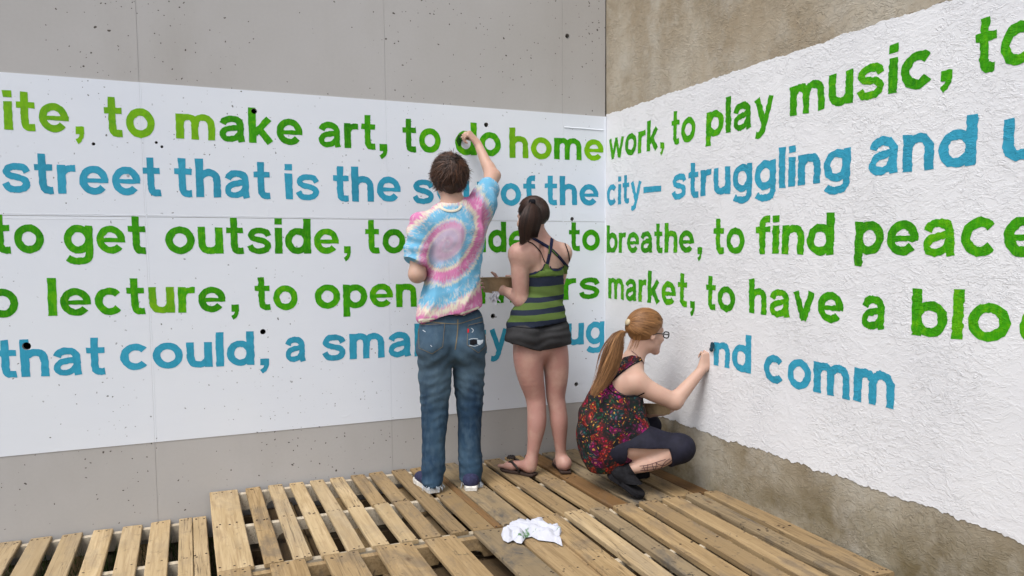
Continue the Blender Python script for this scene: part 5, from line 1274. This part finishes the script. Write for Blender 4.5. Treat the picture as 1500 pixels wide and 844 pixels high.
# napkin under her hand
def cloth(name, label, cat, fn, n, mat, parent=None, **k):
    V = [fn(i/n, j/n) for i in range(n+1) for j in range(n+1)]; F = [(i*(n+1)+j, (i+1)*(n+1)+j, (i+1)*(n+1)+j+1, i*(n+1)+j+1) for i in range(n) for j in range(n)]
    o = mesh(name, V, F, mat=mat, parent=parent, smooth=True, label=label, cat=cat, **k); return o
M['cloth'] = flat('white_cotton', (.6, .6, .64), .9, .1)
b0 = PX(724, 430, -.335)
cloth('paper_napkin', 'small white crumpled napkin hanging below the hand that holds the tray', 'napkin', lambda u, v: tuple(b0+np.array(((u-.5)*(.035+.03*v)+.006*math.sin(v*9), -.01+.012*math.sin(u*17+v*3)*(.3+v), .012-.062*v+.012*math.sin(u*11)*v))), 14, M['cloth'])
# ============================================================ crouching woman
def floral():
    m = N('floral_print', .8, .2); v = m.geo(); wv = m.n('ShaderNodeTexNoise'); wv.inputs['Scale'].default_value = 12; m.l(v, wv.inputs['Vector'])
    s2_ = m.n('ShaderNodeVectorMath', operation='SCALE'); m.l(wv.outputs['Color'], s2_.inputs[0]); s2_.inputs['Scale'].default_value = .09
    ad = m.n('ShaderNodeVectorMath', operation='ADD'); m.l(v, ad.inputs[0]); m.l(s2_.outputs[0], ad.inputs[1]); w = ad.outputs[0]
    def cell(sc): 
        o = m.n('ShaderNodeTexVoronoi'); o.inputs['Scale'].default_value = sc; m.l(w, o.inputs['Vector']); sp = m.n('ShaderNodeSeparateColor'); m.l(o.outputs['Color'], sp.inputs[0]); return o, sp
    a, sa = cell(21); b, sb = cell(85); c, sc_ = cell(150)
    pal_ = [(0, (.010, .012, .014)), (.18, (.40, .012, .02)), (.40, (.012, .060, .030)), (.52, (.50, .040, .012)), (.62, (.36, .008, .16)), (.78, (.02, .10, .11)), (.90, (.012, .012, .015))]
    big = m.n('ShaderNodeValToRGB'); big.color_ramp.interpolation = 'CONSTANT'; e = big.color_ramp.elements
    while len(e) < len(pal_): e.new(.5)
    for i, (p, q) in enumerate(pal_): e[i].position = p; e[i].color = (*q, 1)
    m.l(sa.outputs[0], big.inputs[0])
    small = m.n('ShaderNodeValToRGB'); small.color_ramp.interpolation = 'CONSTANT'; e = small.color_ramp.elements
    p2 = [(0, (.008, .008, .010)), (.46, (.36, .015, .02)), (.62, (.02, .06, .02)), (.74, (.42, .10, .012)), (.78, (.28, .01, .13)), (.90, (.02, .10, .11))]
    while len(e) < len(p2): e.new(.5)
    for i, (p, q) in enumerate(p2): e[i].position = p; e[i].color = (*q, 1)
    m.l(sb.outputs[1], small.inputs[0])
    col = m.mix(.36, big.outputs[0], small.outputs[0]); ring_ = m.ramp(b.outputs['Distance'], [(.34, 0.), (.46, .8)]); col = m.mix(ring_, col, (.008, .009, .011))
    col = m.mix(m.ramp(a.outputs['Distance'], [(.62, 0.), (.80, .8)]), col, (.010, .014, .014)); col = m.mix(m.math('GREATER_THAN', sc_.outputs[2], .975), col, (.42, .22, .04))
    m.color(col); return m.m
M['floral'] = floral(); M['leggings'] = flat('navy_leggings', (.012, .012, .022), .75, .2, .2, 30, False, .1); M['suede'] = flat('black_suede', (.010, .010, .012), .85, .15, .3, 60, False, .2)
M['ink'] = flat('tattoo_ink', (.10, .05, .055), .6, .2); M['frame'] = flat('black_glasses_frame', (.008, .008, .010), .25, .5); M['band'] = flat('beige_hair_band', (.50, .42, .28), .8, .2)
gl_ = N('spectacle_glass', .05, .5); gl_.b.inputs['Transmission Weight'].default_value = 1.0; gl_.b.inputs['Base Color'].default_value = (.97, .98, .98, 1); gl_.b.inputs['IOR'].default_value = 1.05; M['lens'] = gl_.m
w3 = empty('person', (-.42, -.90, 0), label='crouching woman with red-blond ponytail, glasses and dark flowered sleeveless top, painting low on the stucco', cat='person')
R3 = frame((.93, -.02, -.16)); hc3 = PX(947, 488, -.885); SK = np.array((.30, -.95, 0)); SK /= np.linalg.norm(SK)     # her right-hand side
s = Sdf((-.78, -1.26, -.01), (.0, -.46, 1.02), .0048)
T3 = head(s, hc3, R3, .98); s.cone(T3((0, -.030, -.040)), PX(926, 534, -.865), .050, .056, .03)
shr, shl = PX(931, 560, -.955), PX(896, 556, -.735); nb = PX(922, 536, -.865)
s.cone(nb, shr, .046, .052, .05); s.cone(nb, shl, .046, .050, .05); s.cone(shr, shl, .050, .050, .05)
s.chain([PX(915, 562, -.86), PX(903, 590, -.85), PX(892, 625, -.83), PX(888, 655, -.82)], [.098, .105, .112, .128], .05); s.ell(PX(909, 565, -.94), (.05, .05, .07), None, .04)
er = PX(988, 588, -1.03); wr3 = PX(1029.5, 540, -1.065); s.chain([shr, PX(960, 576, -1.0), er], [.056, .049, .043], .03); s.chain([er, PX(1003, 571, -1.04), wr3], [.044, .037, .0245], .02)
fd = np.array((.32, -.10, .94)); fd /= np.linalg.norm(fd); bk = np.array((-.30, -.90, .05)); bk -= fd*(bk@fd); bk /= np.linalg.norm(bk); ac = np.cross(fd, bk); Rh3 = np.stack([ac, fd, bk], 1)
tips3 = hand(s, wr3, Rh3, 1, [(.9, 1.0, .5), (1.1, 1.1, .6), (1.25, 1.2, .6), (1.35, 1.2, .7)], thumb=(.45, .75, -.45), sc=.93)
el = PX(930, 596, -.70); wl = PX(951, 606, -.80); s.chain([shl, el], [.046, .036], .03); s.chain([el, wl], [.034, .023], .02)
fd = np.array((.92, -.25, -.05)); fd /= np.linalg.norm(fd); bk = np.array((0, 0, -1.)); bk -= fd*(bk@fd); bk /= np.linalg.norm(bk); hand(s, wl, np.stack([np.cross(fd, bk), fd, bk], 1), 1, [(.25, .3, .2)]*4, thumb=(.7, .7, .3), sc=.9)
kr = PX(995, 657, -1.085); ank = PX(909, 690, -.965)
s.chain([PX(893, 655, -.90), PX(950, 650, -1.0), kr], [.085, .078, .060], .03); s.chain([kr, PX(960, 675, -1.05), PX(932, 685, -1.0), ank], [.052, .046, .031, .026], .02)
kl = PX(951, 624, -.72); s.chain([PX(884, 650, -.74), kl], [.085, .058], .03); s.chain([kl, np.array((-.33, -.68, .07))], [.050, .032], .03)
V, Q = s.mesh(); body3 = qmesh('body', V, Q, M['skin3'], w3, 2); eyes(T3, R3, .98, w3)
# top
s = Sdf((-.86, -1.26, -.0), (-.10, -.44, .80), .0048)
s.chain([PX(911, 566, -.87), PX(900, 592, -.86), PX(893, 622, -.84), PX(892, 650, -.84), PX(886, 668, -.85)], [.118, .150, .176, .168, .118], .05)
s.cone(nb+np.array((-.02, 0, -.01)), PX(905, 566, -.86), .056, .085, .04); s.cone(PX(915, 610, -.90), PX(934, 640, -.96), .10, .085, .05)
s.ell(PX(934, 553, -1.02), (.135, .135, .105), None, .008, sub=True); s.cone(PX(922, 553, -.96), PX(945, 563, -1.0), .060, .070, .006, sub=True)
s.cone(PX(932, 522, -.87), PX(926, 506, -.86), .058, .075, .006, sub=True)
pa, pb = PX(875, 696, -.9), PX(953, 645, -1.0); n_ = np.array((.42, -.2, -.9)); s.cut(PX(905, 687, -.95), n_, .01)
s.cut(PX(905, 692, -.9), (0, 0, -1), .006)
def ff(V, NV): return .007*np.sin(V[:, 0]*30-V[:, 1]*14+V[:, 2]*20+2.5*vn(V, 6, 2))*(.5+.5*vn(V, 5, 3))*np.clip((.62-V[:, 2])*4, 0, 1)+.004*vn(V, 20, 5)
V, Q = s.mesh(); top3 = qmesh('sleeveless_top', V, Q, M['floral'], w3, 3, ff)
b4 = bvh_of([body3, top3])
stroke_px('armhole_trim', b4, [(939, 528), (925, 536), (908, 549), (894, 562), (892, 570), (902, 577), (918, 581), (932, 580), (944, 575)], 1.6, -.95, M['black'], w3, .004)
patch('shoulder_strap', b4, [(914, 524), (926, 520.5), (938, 523), (941, 529), (930, 531), (920, 538), (908, 548), (897, 560), (889, 561), (896, 545)], -.93, M['floral'], w3, .0035)
stroke_px('necklace_cord', b4, [(925, 514), (931, 519), (938, 526), (943, 533)], .8, -.9, M['ink'], w3, .003)
# leggings
s = Sdf((-.80, -1.26, -.0), (.0, -.46, .62), .0048)
s.cone(PX(893, 655, -.90), PX(948, 653, -1.0), .100, .096, .04); s.cone(PX(948, 653, -1.0), kr, .096, .070, .03); s.cone(kr, PX(978, 668, -1.07), .066, .060, .03)
s.ell(kr+np.array((.008, -.004, .0)), (.072, .068, .068), None, .03)
s.cone(PX(884, 650, -.74), kl, .094, .066, .03); s.cone(kl, np.array((-.34, -.68, .10)), .060, .042, .03); s.cone(PX(888, 655, -.82), PX(890, 640, -.80), .13, .12, .04)
s.cut(PX(984, 680, -1.09), PX(955, 690, -1.06)-PX(992, 676, -1.09), .004, near=(PX(955, 688, -1.08), .105))
V, Q = s.mesh(); leg3 = qmesh('leggings', V, Q, M['leggings'], w3, 2, lambda V, NV: .003*vn(V, 16, 2))
b5 = bvh_of([body3])
for pth in ([(937, 683), (950, 681), (962, 677), (975, 673)], [(938, 689), (955, 688), (975, 684), (984, 680)], [(942, 682), (945, 690)], [(949, 680), (948, 690)], [(955, 679), (958, 689)], [(962, 677), (960, 688)], [(960, 678), (972, 682), (984, 674)], [(968, 686), (974, 677), (981, 672)], [(940, 686), (952, 684), (964, 683)]):
    stroke_px('tattoo_line', b5, pth, .9, -1.05, M['ink'], w3, .0015)
# boots
hh, tt = PX(893, 702, -.93), npv(onG(937, 730)); hh[2] = max(hh[2], .085); dd3 = (tt-hh)/np.linalg.norm(tt-hh); tt = hh+dd3*.20; 
if tt[2] < .002: hh[2] += .002-tt[2]; tt[2] = .002
shoe(hh, tt, w3, M['suede'], M['suede'], PX(909, 692, -.965), .0)
bt_ = MB(); a_, b_ = PX(905, 700, -.96), PX(926, 687, -.995); bt_.tube([a_, a_*.5+b_*.5, b_], [.050, .047, .040], 16); bt_.build('boot_shaft', M['suede'], w3, True)
lh, lt = np.array((-.38, -.68, .0)), np.array((-.155, -.745, .0)); shoe(lh, lt, w3, M['suede'], M['suede'], np.array((-.33, -.68, .08)), .03)
# glasses
def glasses(T, R, sc, parent):
    g = MB()
    for e in (-1, 1):
        c = np.array((.032*e, .108, .006)); pts = []
        for k in range(17):
            a = 2*PI*k/16; x = math.copysign(abs(math.cos(a))**.7, math.cos(a))*.025; z = math.copysign(abs(math.sin(a))**.7, math.sin(a))*.017; pts.append(T(c+np.array((x, -abs(x+.0*e)*.05, z))))
        g.tube(pts, .0034, 6, False)
        lens = MB(); lens.add([T(c+np.array((math.cos(2*PI*k/16)*.023, 0, math.sin(2*PI*k/16)*.015))) for k in range(16)], [tuple(range(16))]); lens.build('lens', M['lens'], parent)
        g.tube([T((.057*e, .106, .010)), T((.073*e, .09, .010)), T((.079*e, .02, .008)), T((.080*e, -.012, -.004))], [.0042, .0038, .0028, .002], 6)
    g.tube([T((-.008, .109, .009)), T((0, .112, .012)), T((.008, .109, .009))], .0024, 6); g.build('glasses_frame', M['frame'], parent, True, kind='stuff')
glasses(T3, R3, .98, w3)
# hair
hl3 = lambda d: not ((d[1] > .50 and d[2] < .50) or d[2] < -.45 or (d[2] < .05 and d[1] > -.05 and abs(d[0]) > .3) or (d[1] > .25 and d[2] < .25))
hair_cap(T3, R3, .98, .012, M['hair_red'], w3, [((0, .070, .05), (0, 1, -.40)), ((0, -.06, -.050), (0, .45, -1)), ((0, .012, .0), (0, 1, -.75))], .35)
tie3d = (0.0, -.97, .12)
c3, r3 = skull(T3, R3, .98, .012); tp3, _ = on_skull(c3, r3, R3, tie3d)
def tail3(i):
    cl_ = random.Random(100+i % 23); uc = cl_.gauss(0, .58); wzc = cl_.uniform(0, 6); lnc = cl_.choice((6, 7, 7.5, 8))
    u = max(-1.4, min(1.4, uc+random.gauss(0, .12 if random.random() < .85 else .45))); v_ = random.gauss(0, .4); k = 8
    P0 = [(913, 485, 2.5), (906, 492, 5.5), (900, 506, 8.5), (894, 523, 10.5), (888, 540, 10.5), (881, 556, 9), (874, 570, 7), (870, 580, 5)]
    ln = lnc+random.uniform(-.6, 0); pts = []
    wz = wzc+random.gauss(0, .25)
    for j in range(k):
        t = j*(ln-1)/(k-1); a = int(t); b = min(a+1, 7); f = t-a; x, y, w = (P0[a][q]*(1-f)+P0[b][q]*f for q in range(3))
        pts.append(PX(x+u*w+2.0*math.sin(wz+j*.8), y+u*w*.35, -.955-.022*math.cos(u)*math.sin(PI*min(1, (j+1)/6))+v_*.012-.02*(j/7)))
    return pts, [(-EY-EX*.4+EX*u*.6)/np.linalg.norm(-EY-EX*.4+EX*u*.6)]*k
combed(T3, R3, .98, tie3d, .014, 2600, M['hair_red'], w3, hl3, tail3, (.0022, .0045))
fr_ = []
for i in range(90):      # loose fringe at the brow and stray hairs at the nape
    if i < 60: d0 = np.array((random.uniform(-.7, .7), .62+random.uniform(-.1, .1), .62)); dr_ = np.array((.25*random.uniform(-1, 1), .55, -.75))
    else: d0 = np.array((random.uniform(.2, .8), -.55, -.42)); dr_ = np.array((.3, -.1, -.9))
    p, nn = on_skull(c3, r3, R3, d0); pts = [p+R3@(dr_*random.uniform(.8, 1.2))*.011*j+R3@np.array((0, -.0009*j*j, -.0012*j*j)) for j in range(6)]; fr_.append((pts, [R3@np.array((.7, .5, .3))]*6, .0024, random.uniform(.3, .9)))
hair_mesh('hair', fr_, M['hair_red'], w3)
axis_ = (tp3-c3)/np.linalg.norm(tp3-c3); mb = MB(); mb.tube([tp3-axis_*.002, tp3+axis_*.010, tp3+axis_*.016], [.017, .0185, .015], 12); mb.build('hair_band', M['band'], w3, True)
fix(w3)
bt = npv(onB(1046, 511)); bt[0] = -.016; gp_ = (tips3[0]+tips3[4])/2
brush('small brush with dark blue paint held by the crouching woman against the letter n', bt, gp_+(gp_-bt)*1.5, M['wet_blue'])
tray('shallow brown paint tray on the lap of the crouching woman', PX(964, 607, -.86), .3, (.15, .11), (.12, .085), .055, (-.12, .15))
# wet letter strokes beside both brushes
# ============================================================ rag on the planks
def ragm():
    m = N('white_rag', .9, .1); v = m.geo(); c = onG(765, 789); sub = m.n('ShaderNodeVectorMath', operation='DISTANCE'); m.l(v, sub.inputs[0]); sub.inputs[1].default_value = (c.x, c.y, .02)
    nz = m.noise(v, 30, 4, .6); d = m.math('ADD', sub.outputs['Value'], m.math('MULTIPLY', m.math('SUBTRACT', nz, .5), .16))
    col = m.mix(m.ramp(d, [(.0, .9), (.016, .8), (.028, 0.)]), (.50, .51, .57), (.03, .13, .01)); s2_ = m.noise(m.geo((1, 2, 1)), 17, 3, .6); col = m.mix(m.ramp(s2_, [(.66, 0.), (.70, .6)]), col, (.12, .22, .07))
    m.color(col); return m.m
M['rag'] = ragm()
RG = [(734, 786), (744, 779), (752, 770), (765, 767), (781, 769), (792, 767), (800, 774), (814, 777), (823, 783), (819, 793), (824, 803), (812, 797), (798, 795), (789, 794), (779, 789), (770, 791), (764, 799), (757, 798), (752, 794), (744, 798), (737, 794)]
RW = [(onG(x, y).x, onG(x, y).y) for x, y in RG]; xx = [p[0] for p in RW]; yy = [p[1] for p in RW]
vs = []; vv = RW+[]; es = [(i, (i+1) % len(RW)) for i in range(len(RW))]; V2 = [Vector(p) for p in RW]; st_ = .0075; x = min(xx)
while x < max(xx):
    y = min(yy)
    while y < max(yy):
        q = (x+random.uniform(-.002, .002), y+random.uniform(-.002, .002))
        if inpoly(q[0], q[1], RW): V2.append(Vector(q))
        y += st_
    x += st_
v_, e_, f_, *_ = delaunay_2d_cdt(V2, es, [], 0, 1e-7)
def rz_(x, y):
    edge = min(math.hypot(x-a, y-b) for a, b in RW); a = .85*x+.5*y
    return .004+min(1, edge/.03)*(.014+.024*abs(math.sin(x*46+y*26+2.2*noise.noise(Vector((x*16, y*16, 1)))))+.010*noise.noise(Vector((x*26, y*26, 4)))+.012*noise.noise(Vector((x*9, y*9, 8))))+.004*max(0, noise.noise(Vector((x*50, y*50, 2))))
F = []
for t in f_:
    cx = sum(v_[i][0] for i in t)/3; cy = sum(v_[i][1] for i in t)/3
    if inpoly(cx, cy, RW): F.append(list(t))
mesh('rag', [(p[0], p[1], rz_(p[0], p[1])+.004) for p in v_], F, mat=M['rag'], smooth=True, label='crumpled white rag with a green paint smear lying on the planks', cat='rag')
# small litter lying on the dirt under the planks, seen through the gaps
